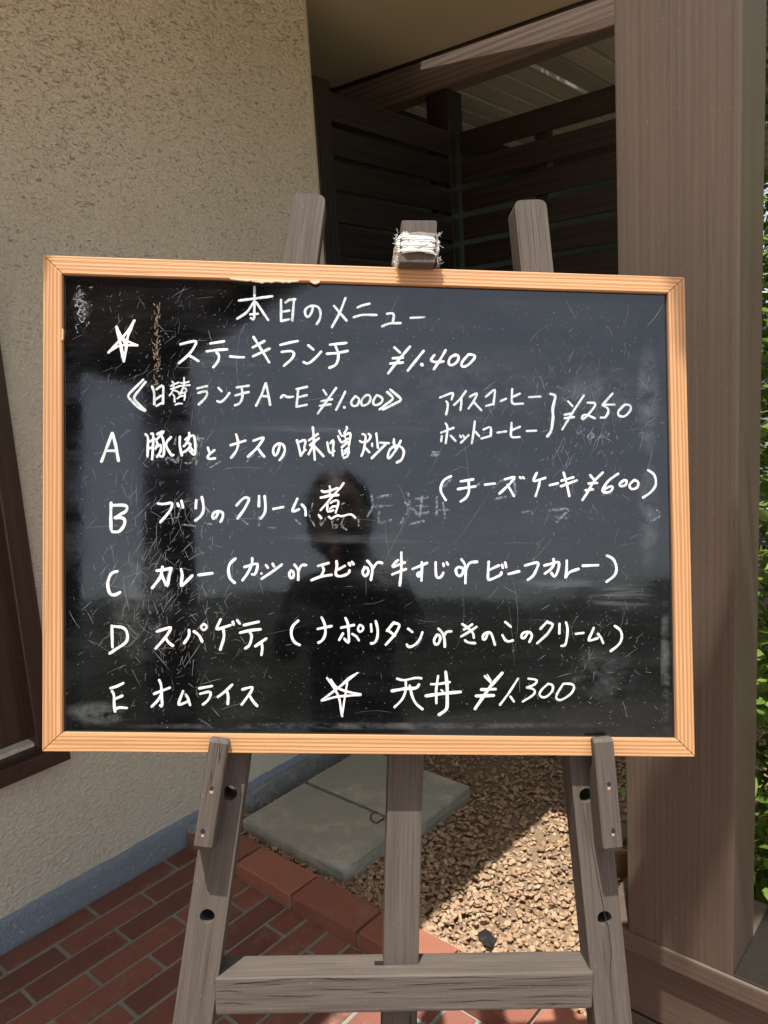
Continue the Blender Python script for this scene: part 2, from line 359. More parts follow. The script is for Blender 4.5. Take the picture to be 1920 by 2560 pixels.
M_['soffit'] = flat('painted_soffit_board', (0.62, 0.55, 0.37), 0.65, 0.05, 3, 0.0008, 60)
M_['roof'] = flat('brown_roof_metal', (0.07, 0.05, 0.04), 0.5, 0.2, 10)
M_['trim'] = flat('cream_corner_trim', (0.58, 0.52, 0.42), 0.6, 0.06, 20)
M_['pot'] = flat('brown_plastic_pot', (0.16, 0.10, 0.07), 0.5, 0.2, 30)
M_['pale'] = flat('pale_stone', (0.52, 0.49, 0.42), 0.8, 0.1, 50, 0.001, 100)
M_['skin'] = flat('skin', (0.52, 0.33, 0.24), 0.5, 0.06, 30)
M_['hair'] = flat('black_hair', (0.015, 0.012, 0.010), 0.45, 0.3, 120, 0.002, 220)
M_['shirt'] = flat('dark_shirt', (0.030, 0.030, 0.036), 0.85, 0.2, 60, 0.001, 150)
M_['trousers'] = flat('dark_trousers', (0.030, 0.034, 0.050), 0.85, 0.2, 60)
M_['shoe'] = flat('brown_shoe', (0.05, 0.03, 0.02), 0.5)
M_['phone'] = flat('black_phone', (0.012, 0.012, 0.014), 0.2, 0.1)
def m_glass():
    t = NT('dark_window_glass'); return t.done((0.02, 0.022, 0.024), 0.03, Transmission_Weight=0.55)
M_['glass'] = m_glass()
def m_hill():
    t = NT('wooded_hill'); v = t.coord(); c = t.mix(t.noise(v, 0.5, 6, 0.7), (0.010, 0.014, 0.007), (0.028, 0.036, 0.016))
    return t.done(c, 0.95)
M_['hill'] = m_hill()
M_['ground'] = m_conc('grey_yard_paving', (0.075, 0.07, 0.065), (0.12, 0.11, 0.10), (0.14, 0.13, 0.12), 3)

# ================================================================ THE SETTING
def plane(name, x0, x1, y0, y1, z, mat, **props):
    return mesh_obj(name, pydata(name, [(x0, y0, z), (x1, y0, z), (x1, y1, z), (x0, y1, z)], [(0, 1, 2, 3)]), None, None, mat, **props)
plane('ground', -400, 400, -400, 400, -0.045, M_['ground'], kind='structure')
# wooded hill behind the photographer and all round
n = 150; V = []; Fh = []
RI, RO = (26, 40, 70, 140, 260), (0, 1, 2, 3, 4)
for j, rr in enumerate((24, 30, 40, 60, 110, 240)):
    for i in range(n):
        th = 2*math.pi*i/n
        base = (0, 2.6, 5.0, 8.0, 13, 22)[j]
        az = th
        back = 0.5 + 0.5*math.cos(az - math.radians(-81))       # higher side behind the camera, left
        hh = base*(0.62 + 0.42*back) * (1 + 0.10*math.sin(5*th+1) + 0.06*math.sin(13*th)) + random.uniform(-0.35, 0.45)*(j > 0)
        V.append((rr*math.cos(th), rr*math.sin(th), max(-0.06, hh) if j else -0.2))
for j in range(5):
    for i in range(n): Fh.append((j*n+i, j*n+(i+1) % n, (j+1)*n+(i+1) % n, (j+1)*n+i))
mesh_obj('hill', pydata('hill', V, Fh, False), None, None, M_['hill'], kind='structure')

# brick paving: mortar bed with every brick its own object
XW = -2.10      # face of the house wall
bed = mesh_obj('brick_paving', bm_mesh('brick_paving', box_bm(XW+0.002, 0.75, -0.75, 1.286, -0.05, -0.0035)), None, None, M_['mortar'], kind='structure')
variants = []
for k in range(6):
    bm = box_bm(-0.1295, 0.1295, -0.0362, 0.0362, -0.02, 0.0, 0.0032, 2, 0.0007)
    me = bm_mesh('brick', bm, False); me.materials.append(M_['brick']); variants.append(me)
half = bm_mesh('brick', box_bm(-0.060, 0.060, -0.0362, 0.0362, -0.02, 0.0, 0.0032, 2, 0.0007)); half.materials.append(M_['brick'])
R90 = Matrix.Rotation(math.pi/2, 4, 'Z')
row = 0; xj = -2.0125                       # first mortar joint line from the wall
rows = [(-2.0945, -2.0185)] + [(-2.0125+0.0835*i+0.0055, -2.0125+0.0835*(i+1)-0.0055) for i in range(0, 30)]
count = 0
for ri, (xa, xb) in enumerate(rows):
    xc = (xa+xb)/2
    if xc > 0.45: break
    off = 0.928 if ri % 2 == 0 else 0.7925
    k = -6
    while True:
        y0 = off + 0.2705*k + 0.0055; y1 = off + 0.2705*(k+1) - 0.0055; k += 1
        if y0 > 1.25: break
        if y0 < -0.62: continue
        T = Matrix.Translation((xc+random.uniform(-.0008, .0008), 0, random.uniform(-.0009, .0006)))
        tilt = Matrix.Rotation(random.uniform(-.004, .004), 4, 'X') @ Matrix.Rotation(random.uniform(-.004, .004), 4, 'Y')
        if y1 > 1.281:                       # cut brick against the edging
            L = 1.281 - y0
            if L < 0.03: continue
            me = bm_mesh('brick', box_bm(-L/2, L/2, -0.0362, 0.0362, -0.02, 0.0, 0.0032, 2, 0.0006)); me.materials.append(M_['brick'])
            mesh_obj('brick', me, bed, T @ Matrix.Translation((0, y0+L/2, 0)) @ tilt @ R90)
        else:
            mesh_obj('brick', variants[random.randrange(6)], bed, T @ Matrix.Translation((0, (y0+y1)/2, 0)) @ tilt @ R90)
        count += 1
M_['bounce_terrace'] = m_brick('bounce_terrace_paving', (0.42, 0.29, 0.205), (0.52, 0.38, 0.28), 0.3)
plane('bounce_terrace', XW+0.01, 9.0, -9.0, 1.25, -0.024, M_['bounce_terrace'], kind='structure')  # unseen paving added, tinted warm and bright to bounce light onto the wall
# planting bed: soil, then chips
plane('soil', XW+0.03, 1.6, 1.395, 6.0, -0.004, M_['soil'], kind='structure')

# terracotta edging row
edge = mesh_obj('brick_edging', bm_mesh('brick_edging', box_bm(XW+0.032, 0.35, 1.292, 1.394, -0.05, 0.030)), None, None, M_['mortar'],
                label='raised row of terracotta bricks edging the bark chip bed', category='edging')
evar = []
for k in range(3):
    me = bm_mesh('brick', box_bm(-0.1245, 0.1245, -0.0565, 0.0565, -0.03, 0.046, 0.006, 3, 0.0009)); me.materials.append(M_['edging']); evar.append(me)
x = -1.576 - 2*0.2575
while x < 0.2:
    L = 0.249
    mesh_obj('brick', evar[random.randrange(3)], edge, Matrix.Translation((x+0.2575/2, 1.342+random.uniform(-.002, .002), random.uniform(-.0015, .0015))) @ Matrix.Rotation(random.uniform(-.006, .006), 4, 'Z'))
    x += 0.2575

# chips: thousands of small flattened stones/bark pieces
def chips():
    bm = bmesh.new(); bmesh.ops.create_icosphere(bm, subdivisions=2, radius=1); 
    base = np.array([v.co[:] for v in bm.verts]); F0 = np.array([[v.index for v in f.verts] for f in bm.faces]); bm.free()
    bm = bmesh.new(); bmesh.ops.create_icosphere(bm, subdivisions=1, radius=1)
    baseL = np.array([v.co[:] for v in bm.verts]); F1 = np.array([[v.index for v in f.verts] for f in bm.faces]); bm.free()
    shapes = []; low = [baseL*(1+rng.normal(scale=0.12, size=baseL.shape)) for _ in range(12)]
    for s in range(24):
        p = base.copy()
        for _ in range(5):
            d = rng.normal(size=3); d /= np.linalg.norm(d); cut = rng.uniform(0.45, 0.85)
            q = p @ d; over = np.maximum(q-cut, 0); p = p - over[:, None]*d*0.92
        p += rng.normal(scale=0.035, size=p.shape)
        shapes.append(p)
    pts = []
    def ok(x, y):
        if -2.0 < x < -1.52 and 1.452 < y < 1.743: return False
        if -2.0 < x < -1.475 and 1.757 < y < 2.07: return False
        if x > -0.66 and y < 1.62: return False
        if y < 1.405: return False
        return True
    N = 33000
    for i in range(N):
        x = rng.uniform(XW+0.04, 0.5) if i % 5 else rng.uniform(-1.5, -0.6); y = 1.405 + (4.6-1.405)*rng.random()**1.9
        if ok(x, y): pts.append((x, y, i))
    VV = []; FF = []; nb = 0
    for (x, y, i) in pts:
        near = y < 2.25
        s = shapes[rng.integers(24)] if near else low[rng.integers(12)]
        L = rng.uniform(0.0060, 0.0118) * (1.35 if rng.random() < 0.10 else 1); sx, sy, sz = L, L*rng.uniform(0.62, 0.95), L*rng.uniform(0.22, 0.42)
        if rng.random() < 0.05: sx, sy = L*1.9, L*0.45
        a = rng.uniform(0, 2*math.pi); b_ = rng.normal(0, 0.38); c_ = rng.normal(0, 0.38)
        R = np.array(Matrix.Rotation(a, 3, 'Z') @ Matrix.Rotation(b_, 3, 'X') @ Matrix.Rotation(c_, 3, 'Y'))
        p = (s*np.array([sx, sy, sz])) @ R.T + np.array([x, y, rng.uniform(-0.010, 0.014) + 0.006*math.sin(x*9)*math.cos(y*8)])
        VV.append(p); FF.append((F0 if near else F1)+nb); nb += len(s)
    me = np_mesh('bark_chips', np.concatenate(VV), np.concatenate(FF), True)
    mesh_obj('bark_chips', me, None, None, M_['chips'], kind='stuff', label='tan bark chips covering the planting bed', category='bark chips')
chips()
# scraps lying on the chips
def scrap(name, x, y, z, r, mat, label, cat, h=0.003):
    n_ = 11; bm = bmesh.new(); ph = random.random()*6
    c = [bm.verts.new((r*(0.6+0.5*random.random())*math.cos(2*math.pi*i/n_+ph), 0.7*r*(0.6+0.5*random.random())*math.sin(2*math.pi*i/n_+ph), random.uniform(-h, h))) for i in range(n_)]
    o = bm.verts.new((0, 0, h)); 
    for i in range(n_): bm.faces.new((c[i], c[(i+1) % n_], o))
    r_ = bmesh.ops.extrude_face_region(bm, geom=bm.faces[:])
    for g in r_['geom']:
        if isinstance(g, bmesh.types.BMVert): g.co.z -= 0.0015
    mesh_obj(name, bm_mesh(name, bm), None, Matrix.Translation((x, y, z)) @ Matrix.Rotation(random.uniform(0, 3), 4, 'Z'), mat, label=label, category=cat)
scrap('plastic_scrap', -1.045, 1.50, 0.021, 0.036, M_['dark'], 'black plastic sheet scrap half buried in the chips, nearest the edging', 'scrap', 0.002)

scrap('dry_leaf', -1.12, 1.49, 0.028, 0.010, M_['rustmark'], 'small orange dry leaf on the chips next to the black scrap', 'leaf', 0.003)

# concrete footing strip and slabs
box('house_footing', (XW-0.05, XW+0.030, 1.300, 4.6, -0.08, 0.073), M_['footing'], None, 0.004, 2, 'y', label='rough grey concrete footing strip along the wall beside the garden slabs', category='footing', jit=0.0)
def slab(x0, x1, y0, y1, rz, label):
    bm = box_bm(x0, x1, y0, y1, -0.01, 0.05, 0.007, 3, 0.0)
    bmesh.ops.subdivide_edges(bm, edges=bm.edges[:], cuts=5, use_grid_fill=True)
    for v in bm.verts:
        v.co += Vector((random.uniform(-1, 1), random.uniform(-1, 1), random.uniform(-1, 1)))*0.0008
        d = math.hypot(v.co.x-x1, v.co.y-y0)
        if d < 0.07: v.co.z -= (0.07-d)*0.25; v.co.x -= (0.07-d)*0.25; v.co.y += (0.07-d)*0.25
    c = Vector(((x0+x1)/2, (y0+y1)/2, 0))
    for v in bm.verts: v.co -= c
    mesh_obj('garden_slab', bm_mesh('garden_slab', bm, False), None, Matrix.Translation(c) @ Matrix.Rotation(rz, 4, 'Z'), M_['slab'], label=label, category='paving slab', group='concrete slabs by the wall')
slab(-2.0, -1.525, 1.449, 1.742, 0.0, 'stained concrete slab nearest the edging bricks, beside the wall')
slab(-2.0, -1.483, 1.757, 2.068, -0.008, 'cleaner concrete slab farther back, behind the stained slab')

# ---------------------------------------------------------------- house wall
house = thing('house', 'cafe wall of beige stucco with blue grey base and dark wood window', 'house', (XW, 0, 0))
WY0, WY1, WZ0, WZ1 = -0.55, 0.862, 0.556, 1.93       # window opening
def wall():
    y0, y1, z0, z1 = -5.0, 2.145, 0.098, 3.05
    pts = [(y0, z0), (y1, z0), (y1, z1), (y0, z1)]; hole = [(WY0, WZ0), (WY1, WZ0), (WY1, WZ1), (WY0, WZ1)]
    F = Matrix(((0, 0, 1, XW), (1, 0, 0, 0), (0, 1, 0, 0), (0, 0, 0, 1)))
    o = prism('wall', pts, -0.16, 0.0, None, house, F, 0, [hole]); return o
# wall mesh is built straight in site space so that the stucco texture uses metres
bm = bmesh.new()
def quad(vs): bm.faces.new([bm.verts.new(v) for v in vs])
def wall_rect(y0, y1, z0, z1): quad([(XW, y0, z0), (XW, y1, z0), (XW, y1, z1), (XW, y0, z1)])
ZT = 3.05
wall_rect(-5, WY0, 0.098, ZT); wall_rect(WY1, 2.145, 0.098, ZT); wall_rect(WY0, WY1, 0.098, WZ0); wall_rect(WY0, WY1, WZ1, ZT)
quad([(XW, 2.145, 0.098), (XW-3.5, 2.145, 0.098), (XW-3.5, 2.145, ZT), (XW, 2.145, ZT)])      # end wall
for (a_, b_) in (((WY0, WZ0), (WY1, WZ0)), ((WY1, WZ0), (WY1, WZ1)), ((WY1, WZ1), (WY0, WZ1)), ((WY0, WZ1), (WY0, WZ0))):
    quad([(XW, a_[0], a_[1]), (XW, b_[0], b_[1]), (XW-0.12, b_[0], b_[1]), (XW-0.12, a_[0], a_[1])])
quad([(XW-0.9, WY0-.3, WZ0-.3), (XW-0.9, WY1+.3, WZ0-.3), (XW-0.9, WY1+.3, WZ1+.3), (XW-0.9, WY0-.3, WZ1+.3)])
bmesh.ops.remove_doubles(bm, verts=bm.verts, dist=1e-4)
mesh_obj('wall', bm_mesh('wall', bm), house, None, M_['stucco'])
# blue grey rough base: subdivided strip with uneven face and ragged top
bm = bmesh.new(); ny = 260; nz = 5; g = []
for i in range(ny+1):
    y = -4.0 + (2.3+4.0)*i/ny; colv = []
    for k in range(nz+1):
        z = -0.04 + (0.098+0.04+0.002)*k/nz + (random.uniform(-.002, .002) if k == nz else 0)
        colv.append(bm.verts.new((XW+0.0045+random.uniform(-.0018, .0018), y, z)))
    colv.append(bm.verts.new((XW-0.004, y, colv[-1].co.z+0.0012)))
    g.append(colv)
for i in range(ny):
    for k in range(nz+1): bm.faces.new((g[i][k], g[i+1][k], g[i+1][k+1], g[i][k+1]))
mesh_obj('painted_base', bm_mesh('painted_base', bm, True), house, None, M_['found'])
box('corner_trim', (XW-0.004, XW+0.004, 2.137, 2.149, 0.1, 3.05), M_['trim'], house, 0.001, 1, 'z')
# window
wf = box('window', (XW-0.075, XW-0.035, 0.775, WY1-0.001, WZ0, WZ1), M_['window'], house, 0.003, 1, 'z')
box('window_casing', (XW-0.034, XW+0.022, WY1+0.001-0.012, 0.909, WZ0-0.05, WZ1+0.05), M_['window'], wf, 0.003, 1, 'z')
box('window_casing', (XW-0.034, XW+0.022, WY0-0.05, WY0, WZ0-0.05, WZ1+0.05), M_['window'], wf, 0.003, 1, 'z')
box('window_casing', (XW-0.034, XW+0.024, WY0-0.06, 0.92, WZ1-0.01, WZ1+0.06), M_['window'], wf, 0.003, 1, 'y')
box('window_sash', (XW-0.076, XW-0.036, 0.10, 0.773, WZ0, WZ0+0.05), M_['window'], wf, 0.003, 1, 'y')
box('window_sash', (XW-0.078, XW-0.038, WY0, 0.10, WZ0, WZ0+0.05), M_['window'], wf, 0.003, 1, 'y')
box('window_sash', (XW-0.080, XW-0.034, 0.08, 0.13, WZ0+0.051, WZ1), M_['window'], wf, 0.003, 1, 'z')
box('glass_pane', (XW-0.060, XW-0.056, WY0, 0.775, WZ0+0.05, WZ1), M_['glass'], wf, 0, 1, 'y')
prism('window_sill', [(-0.06, 0.0), (0.052, -0.018), (0.052, -0.066), (-0.06, -0.060)], WY0-0.07, 0.925, M_['window'], wf,
      Matrix(((1, 0, 0, XW), (0, 0, 1, 0), (0, 1, 0, WZ0-0.002), (0, 0, 0, 1))), 0.003)
# wire in the glass
Vw = []; Fw = []
for k in range(-8, 22):
    for s in (-1, 1):
        p0 = [XW-0.0545, 0.775-0.0, WZ0+0.05+k*0.09]; p1 = [XW-0.0545, 0.775-0.9, WZ0+0.05+k*0.09+s*0.9]
        Vt, Ft = tube_arrays([p0, p1], 0.0005, 4); nb = len(Vw); Vw += Vt; Fw += [tuple(i+nb for i in f) for f in Ft]
mesh_obj('glass_wire', pydata('glass_wire', Vw, Fw), wf, None, M_['pale'])
def outside_clip(): pass

# roof and soffits of the house (the shade over wall and bricks)
ro = thing('eave', 'painted eave soffit reaching out over the wall and porch', 'eave', (XW, 0, 2.88))
def soffit(name, poly, z_of, th, mat):
    bmx = bmesh.new(); lo = [bmx.verts.new((x, y, z_of(x))) for x, y in poly]; hi = [bmx.verts.new((x, y, z_of(x)+th)) for x, y in poly]
    bmx.faces.new(lo); bmx.faces.new(hi)
    for i in range(len(poly)): bmx.faces.new((lo[i], lo[(i+1) % len(poly)], hi[(i+1) % len(poly)], hi[i]))
    return mesh_obj(name, bm_mesh(name, bmx), ro, None, mat)
zs = lambda x: 2.896 - 0.0424*(x+2.79)
soffit('soffit_board', [(-5.5, 2.966), (-2.25, 2.966), (-1.336, 2.949), (-0.36, 2.931), (-0.36, 1.45), (-0.862, 1.45), (-0.862, -3.2), (-5.5, -3.2)], zs, 0.022, M_['soffit'])
soffit('roof_edge', [(-5.5, 2.90), (-0.38, 2.90), (-0.38, 1.47), (-0.88, 1.47), (-0.88, -3.18), (-5.5, -3.18)], lambda x: zs(x)+0.024, 0.05, M_['roof'])
soffit('soffit_joint', [(-5.5, 2.952), (-2.25, 2.952), (-1.336, 2.935), (-0.37, 2.917), (-0.37, 2.930), (-1.336, 2.948), (-2.25, 2.965), (-5.5, 2.965)], lambda x: zs(x)-0.012, 0.0118, M_['stain'])
mesh_obj('side_wall', bm_mesh('side_wall', box_bm(-5.6, -2.75, 2.2, 6.5, 0, 3.05)), house, None, M_['stain'])
# main roof above, over the house body
mr = mesh_obj('house_roof', bm_mesh('house_roof', box_bm(-6.0, -2.20, -5.0, 6.6, 3.06, 3.2)), house, None, M_['roof'])

# ---------------------------------------------------------------- slatted screens
def slat_run(parent, axis, fixed, lo, hi, zt, n_, pitch, th, mat, gapshow=0.017):
    base = None
    for i in range(n_):
        z1 = zt - i*pitch; z0 = z1 - (pitch-gapshow)
        if z0 < 0.05: break
        if axis == 'y': b = (fixed-th, fixed, lo, hi, z0, z1)
        else: b = (lo, hi, fixed, fixed+th, z0, z1)
        if base is None:
            base = box('slat', b, mat, parent, 0.003, 1, axis)
            c0 = Vector(((b[0]+b[1])/2, (b[2]+b[3])/2, (z0+z1)/2)); M0 = PM[base.name].copy()
        else:
            o = base.copy(); COL.objects.link(o); o.parent = parent
            Mx = Matrix.Translation((0, random.uniform(-.0015, .0015), -i*pitch+random.uniform(-.002, .002))) @ M0
            o.matrix_parent_inverse = Matrix(); o.matrix_basis = PM[parent.name].inverted() @ Mx; PM[o.name] = Mx
ls = thing('slatted_gate', 'dark brown slatted gate screen running back from the end of the stucco wall', 'gate', (-2.12, 2.2, 0))
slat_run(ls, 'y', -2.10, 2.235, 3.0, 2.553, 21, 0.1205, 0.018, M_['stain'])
box('stile', (-2.122, -2.092, 2.150, 2.236, 0.05, 2.585), M_['stain'], ls, 0.003, 1, 'z')
box('stile', (-2.150, -2.120, 2.92, 2.985, 0.05, 2.56), M_['stain'], ls, 0.003, 1, 'z')
rs = thing('slatted_fence', 'dark horizontal slatted fence screen with light showing between its boards, right of the gate', 'fence', (-1.5, 3.05, 0))
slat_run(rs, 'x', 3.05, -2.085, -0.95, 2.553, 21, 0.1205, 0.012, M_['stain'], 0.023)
box('fence_post', (-1.72, -1.66, 3.069, 3.12, 0.0, 2.56), M_['stain'], rs, 0.003, 1, 'z')
box('fence_rail', (-0.95, 1.2, 3.06, 3.10, 2.13, 2.285), M_['beam'], rs, 0.004, 1, 'x')
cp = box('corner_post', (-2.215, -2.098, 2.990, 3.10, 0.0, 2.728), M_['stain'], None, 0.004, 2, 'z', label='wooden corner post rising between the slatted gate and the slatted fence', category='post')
bm_ = box('porch_beam', (-4.2, 0.9, 2.980, 3.072, 2.731, 2.905), M_['beam'], None, 0.005, 2, 'x', label='brown timber beam across the top, half in sunlight', category='beam')
pg = thing('pergola', 'pergola roof of greyed boards with narrow gaps beyond the beam', 'pergola', (-1.5, 4.5, 2.95))
base = None
for i in range(30):
    xc = -4.4 + i*0.139 + random.uniform(-.003, .003)
    if base is None: base = box('slat', (xc-0.0600, xc+0.0600, 3.074, 5.4, 2.906, 2.945), M_['slat'], pg, 0.003, 1, 'y'); M0 = PM[base.name].copy(); x0 = xc
    else:
        o = base.copy(); COL.objects.link(o); o.parent = pg; Mx = Matrix.Translation((xc-x0, 0, random.uniform(-.003, .003))) @ M0
        o.matrix_parent_inverse = Matrix(); o.matrix_basis = PM[pg.name].inverted() @ Mx; PM[o.name] = Mx
for i in range(30):
    xg = -4.4 + (i+0.5)*0.139
    if i in (9, 17, 21): continue
    box('gap_light_blocker', (xg-0.020, xg+0.020, 3.074, 5.4, 2.951, 2.962), M_['stain'], pg, 0.001, 1, 'y')  # dark strips added above the slats to keep sky light out of the gaps
box('rafter', (-4.4, -0.2, 5.0, 5.06, 2.80, 2.905), M_['beam'], pg, 0.003, 1, 'x')

# ---------------------------------------------------------------- big post, sill, panel
post = mesh_obj('porch_post', bm_mesh('porch_post', box_bm(-1.25, 1.25, -0.0665, 0.0665, -0.1025, 0.1025, 0.004, 2)), None,
    Matrix.Translation((-0.4875, 1.4180, 0.351+1.25)) @ Matrix.Rotation(-math.pi/2, 4, 'Y'), M_['post'],
    label='thick brown painted wooden porch post standing on the sill at the right', category='post')
post.matrix_basis = Matrix.Translation((-0.4875, 1.4195, 0.3465)) @ Matrix.Rotation(-0.0072, 4, 'Y') @ Matrix.Translation((0, 0, 1.25)) @ Matrix.Rotation(-math.pi/2, 4, 'Y')
lw = thing('low_wall', 'low brown timber wall with a capping sill under the big post', 'low wall', (-0.1, 1.4, 0))
box('sill', (-0.665, 1.4, 1.347, 1.60, 0.306, 0.349), M_['post'], lw, 0.004, 2, 'x')
box('sill_top_shade', (-0.3845, 1.398, 1.3535, 1.606, 0.3495, 0.353), M_['iron_and_shade'], lw, 0.001, 1, 'x')  # dark plate stands in for shade on the brown sill top
for i, (z0, z1) in enumerate(((0.155, 0.298), (0.005, 0.148))):
    box('panel_board', (-0.650, 1.4, 1.366, 1.40, z0, z1), M_['post'], lw, 0.004, 2, 'x')
box('backing', (-0.648, 1.4, 1.401, 1.56, -0.02, 0.305), M_['stain'], lw, 0, 1, 'x')
mesh_obj('edging_stone', bm_mesh('edging_stone', box_bm(-0.07, 0.07, -0.05, 0.05, 0, 0.06, 0.01, 2, 0.004)), None, Matrix.Translation((-0.775, 1.72, -0.005)), M_['pale'],
    label='small pale stone block on the chips behind the right easel leg', category='stone')

# ---------------------------------------------------------------- vegetation
def leaf_mesh(name, L=1.0, W=0.42, fold=0.12):
    V = [(0, 0, 0), (L*.3, W*.45, fold*.6), (L*.3, 0, 0), (L*.3, -W*.45, fold*.6), (L*.65, W*.38, fold*.4), (L*.65, 0, .02), (L*.65, -W*.38, fold*.4), (L, 0, -.08)]
    Fx = [(0, 2, 1), (0, 3, 2), (1, 2, 5, 4), (2, 3, 6, 5), (4, 5, 7), (5, 6, 7)]
    return pydata(name, V, Fx, True)
LV = np.array([(0, 0, 0), (.3, .22, .07), (.3, 0, 0), (.3, -.22, .07), (.65, .18, .05), (.65, 0, .02), (.65, -.18, .05), (1, 0, -.08)])
LF = np.array([(0, 2, 1), (0, 3, 2), (1, 2, 5), (1, 5, 4), (2, 3, 6), (2, 6, 5), (4, 5, 7), (5, 6, 7)])
def leaf_cloud(name, P, size, mat, parent=None, up=0.5, **props):
    n_ = len(P); VV = np.empty((n_*8, 3)); FF = np.empty((n_*8, 3), int)
    for i in range(n_):
        d = rng.normal(size=3); d[2] = d[2]*0.6 + up*0.3; d /= np.linalg.norm(d)
        nn = rng.normal(size=3)*0.7 + np.array([0, 0, 1.0+up]); nn -= nn@d*d; nn /= np.linalg.norm(nn); s = np.cross(nn, d)
        R = np.stack([d, s, nn], 1); sz = size*rng.uniform(0.6, 1.25)
        VV[i*8:i*8+8] = (LV*sz) @ R.T + P[i]; FF[i*8:i*8+8] = LF + i*8
    return mesh_obj(name, np_mesh(name, VV, FF, True), parent, None, mat, **props)
def blob_points(n_, cs, hollow=0.5):
    out = []
    while len(out) < n_:
        c, r = cs[rng.integers(len(cs))]; d = rng.normal(size=3); d /= np.linalg.norm(d)
        out.append(np.array(c) + d*np.array(r)*rng.uniform(hollow, 1.0)**0.6)
    return np.array(out)
# shrub beside the post: the nearest leaves are single objects, the rest one mass
sh = thing('shrub', 'bright green leafy shrub just behind the post at the right edge', 'shrub', (0.05, 2.0, 0))
for sx, sy in ((0.0, 0.0), (-.12, .1), (.15, -.1), (.3, .05)):
    tube('stem', [(0.05+sx*.3, 2.0+sy*.3, 0), (0.0+sx, 1.95+sy, 0.7), (-0.05+sx*1.6, 1.9+sy*1.3, 1.5)], [0.012, 0.009, 0.004], M_['bark'], sh, 6)
lm = leaf_mesh('leaf'); lm.materials.append(M_['leaf'])
cs = [((-0.30+0.01*k, 2.08, 0.05+0.155*k), (0.30, 0.32, 0.26)) for k in range(12)]
for i in range(290):
    z = rng.uniform(0.25, 1.95); z = rng.uniform(0.22, 1.62); y = rng.uniform(1.62, 2.05); x = -0.265*y - 0.02 + rng.uniform(-0.05, 0.22)
    s = rng.uniform(0.036, 0.066)
    yaw = rng.uniform(-2.9, 0.2); pit = rng.uniform(-0.5, 0.6)
    Mx = Matrix.Translation((x, y, z)) @ Matrix.Rotation(yaw, 4, 'Z') @ Matrix.Rotation(pit, 4, 'Y') @ Matrix.Rotation(rng.uniform(-0.6, 0.6), 4, 'X') @ Matrix.Scale(s, 4)
    o = bpy.data.objects.new('leaf', lm); link(o, sh, Mx)
leaf_cloud('foliage', blob_points(15000, cs, 0.15), 0.055, M_['leaf'], sh, kind='stuff')
def tree(name, x, y, h, rr, label, n_=7000, size=0.10, mat='leaf2', trunk=0.09, low=0.35, group=None):
    t = thing(name, label, 'tree', (x, y, 0), group)
    tube('trunk', [(x, y, -0.1), (x+.06*h*.2, y-.03, h*.3), (x-.05, y+.05, h*.6), (x, y, h*.9)], [trunk, trunk*.8, trunk*.5, trunk*.15], M_['bark'], t, 9)
    for k in range(5):
        a = random.uniform(0, 6.28); z = h*random.uniform(.35, .65)
        tube('branch', [(x, y, z), (x+rr*.4*math.cos(a), y+rr*.4*math.sin(a), z+h*.1), (x+rr*.8*math.cos(a), y+rr*.8*math.sin(a), z+h*.22)], [trunk*.45, trunk*.3, trunk*.1], M_['bark'], t, 6)
    c_ = []
    for k in range(16):
        a = random.uniform(0, 6.28); q = random.uniform(0, .75)*rr; z = h*random.uniform(low, .95)
        s = rr*random.uniform(.28, .5); c_.append(((x+q*math.cos(a), y+q*math.sin(a), z), (s, s, s*.8)))
    leaf_cloud('crown', blob_points(n_, c_, 0.3), size, M_[mat], t, kind='stuff')
    return t
tree('broadleaf_tree', 1.7, 7.2, 4.6, 1.7, 'green tree behind the slatted fence at the upper right edge', 11000, 0.11, 'leaf', 0.10, 0.12)
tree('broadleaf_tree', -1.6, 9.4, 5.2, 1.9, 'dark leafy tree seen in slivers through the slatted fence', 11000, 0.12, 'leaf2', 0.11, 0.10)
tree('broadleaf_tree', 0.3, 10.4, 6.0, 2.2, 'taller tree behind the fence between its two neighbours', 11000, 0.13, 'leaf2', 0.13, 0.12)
hb = thing('hedge', 'low clipped hedge growing behind the slatted fence on the right', 'hedge', (0.8, 3.5, 0))
for hx in (-.6, .3, 1.2, 2.1): tube('stem', [(hx, 3.5, -.05), (hx+.05, 3.5, .9), (hx, 3.52, 1.7)], [.03, .02, .008], M_['bark'], hb, 6)
leaf_cloud('foliage', np.array([(rng.uniform(-1.1, 2.6), rng.uniform(3.15, 3.9), 0.02+2.75*rng.random()**.8) for _ in range(17000)]), 0.07, M_['leaf'], hb, kind='stuff')
vn = thing('gap_shade_climber', 'climbing plant added over the pergola boards to darken their gaps', 'climbing plant', (-2, 5, 2.95))
tube('stem', [(-3.9, 5.8, -.05), (-3.95, 5.7, 1.6), (-3.9, 5.8, 2.98), (-2.5, 5.2, 3.05), (-.8, 4.4, 3.08)], [.04, .035, .03, .02, .008], M_['bark'], vn, 7)
leaf_cloud('foliage', np.array([(rng.uniform(-4.4, -.3), rng.uniform(3.1, 5.3), 2.99+0.24*rng.random()) for _ in range(4200)]), 0.11, M_['leaf'], vn, kind='stuff')  # invented leaf layer, shades the slat gaps from the sky
hd_ = thing('hedge', 'tall dark green hedge closing the view behind the slatted fence', 'hedge', (-1, 8, 0))
for hx in (-4, -2, 0, 2, 4): tube('stem', [(hx, 6.6, -.05), (hx+.1, 6.6, 1.5), (hx, 6.7, 3.2)], [.05, .04, .015], M_['bark'], hd_, 6)
leaf_cloud('foliage', np.array([(rng.uniform(-6, 6), rng.uniform(6.1, 7.4), 0.1+4.4*rng.random()) for _ in range(26000)]), 0.12, M_['leaf'], hd_, kind='stuff')
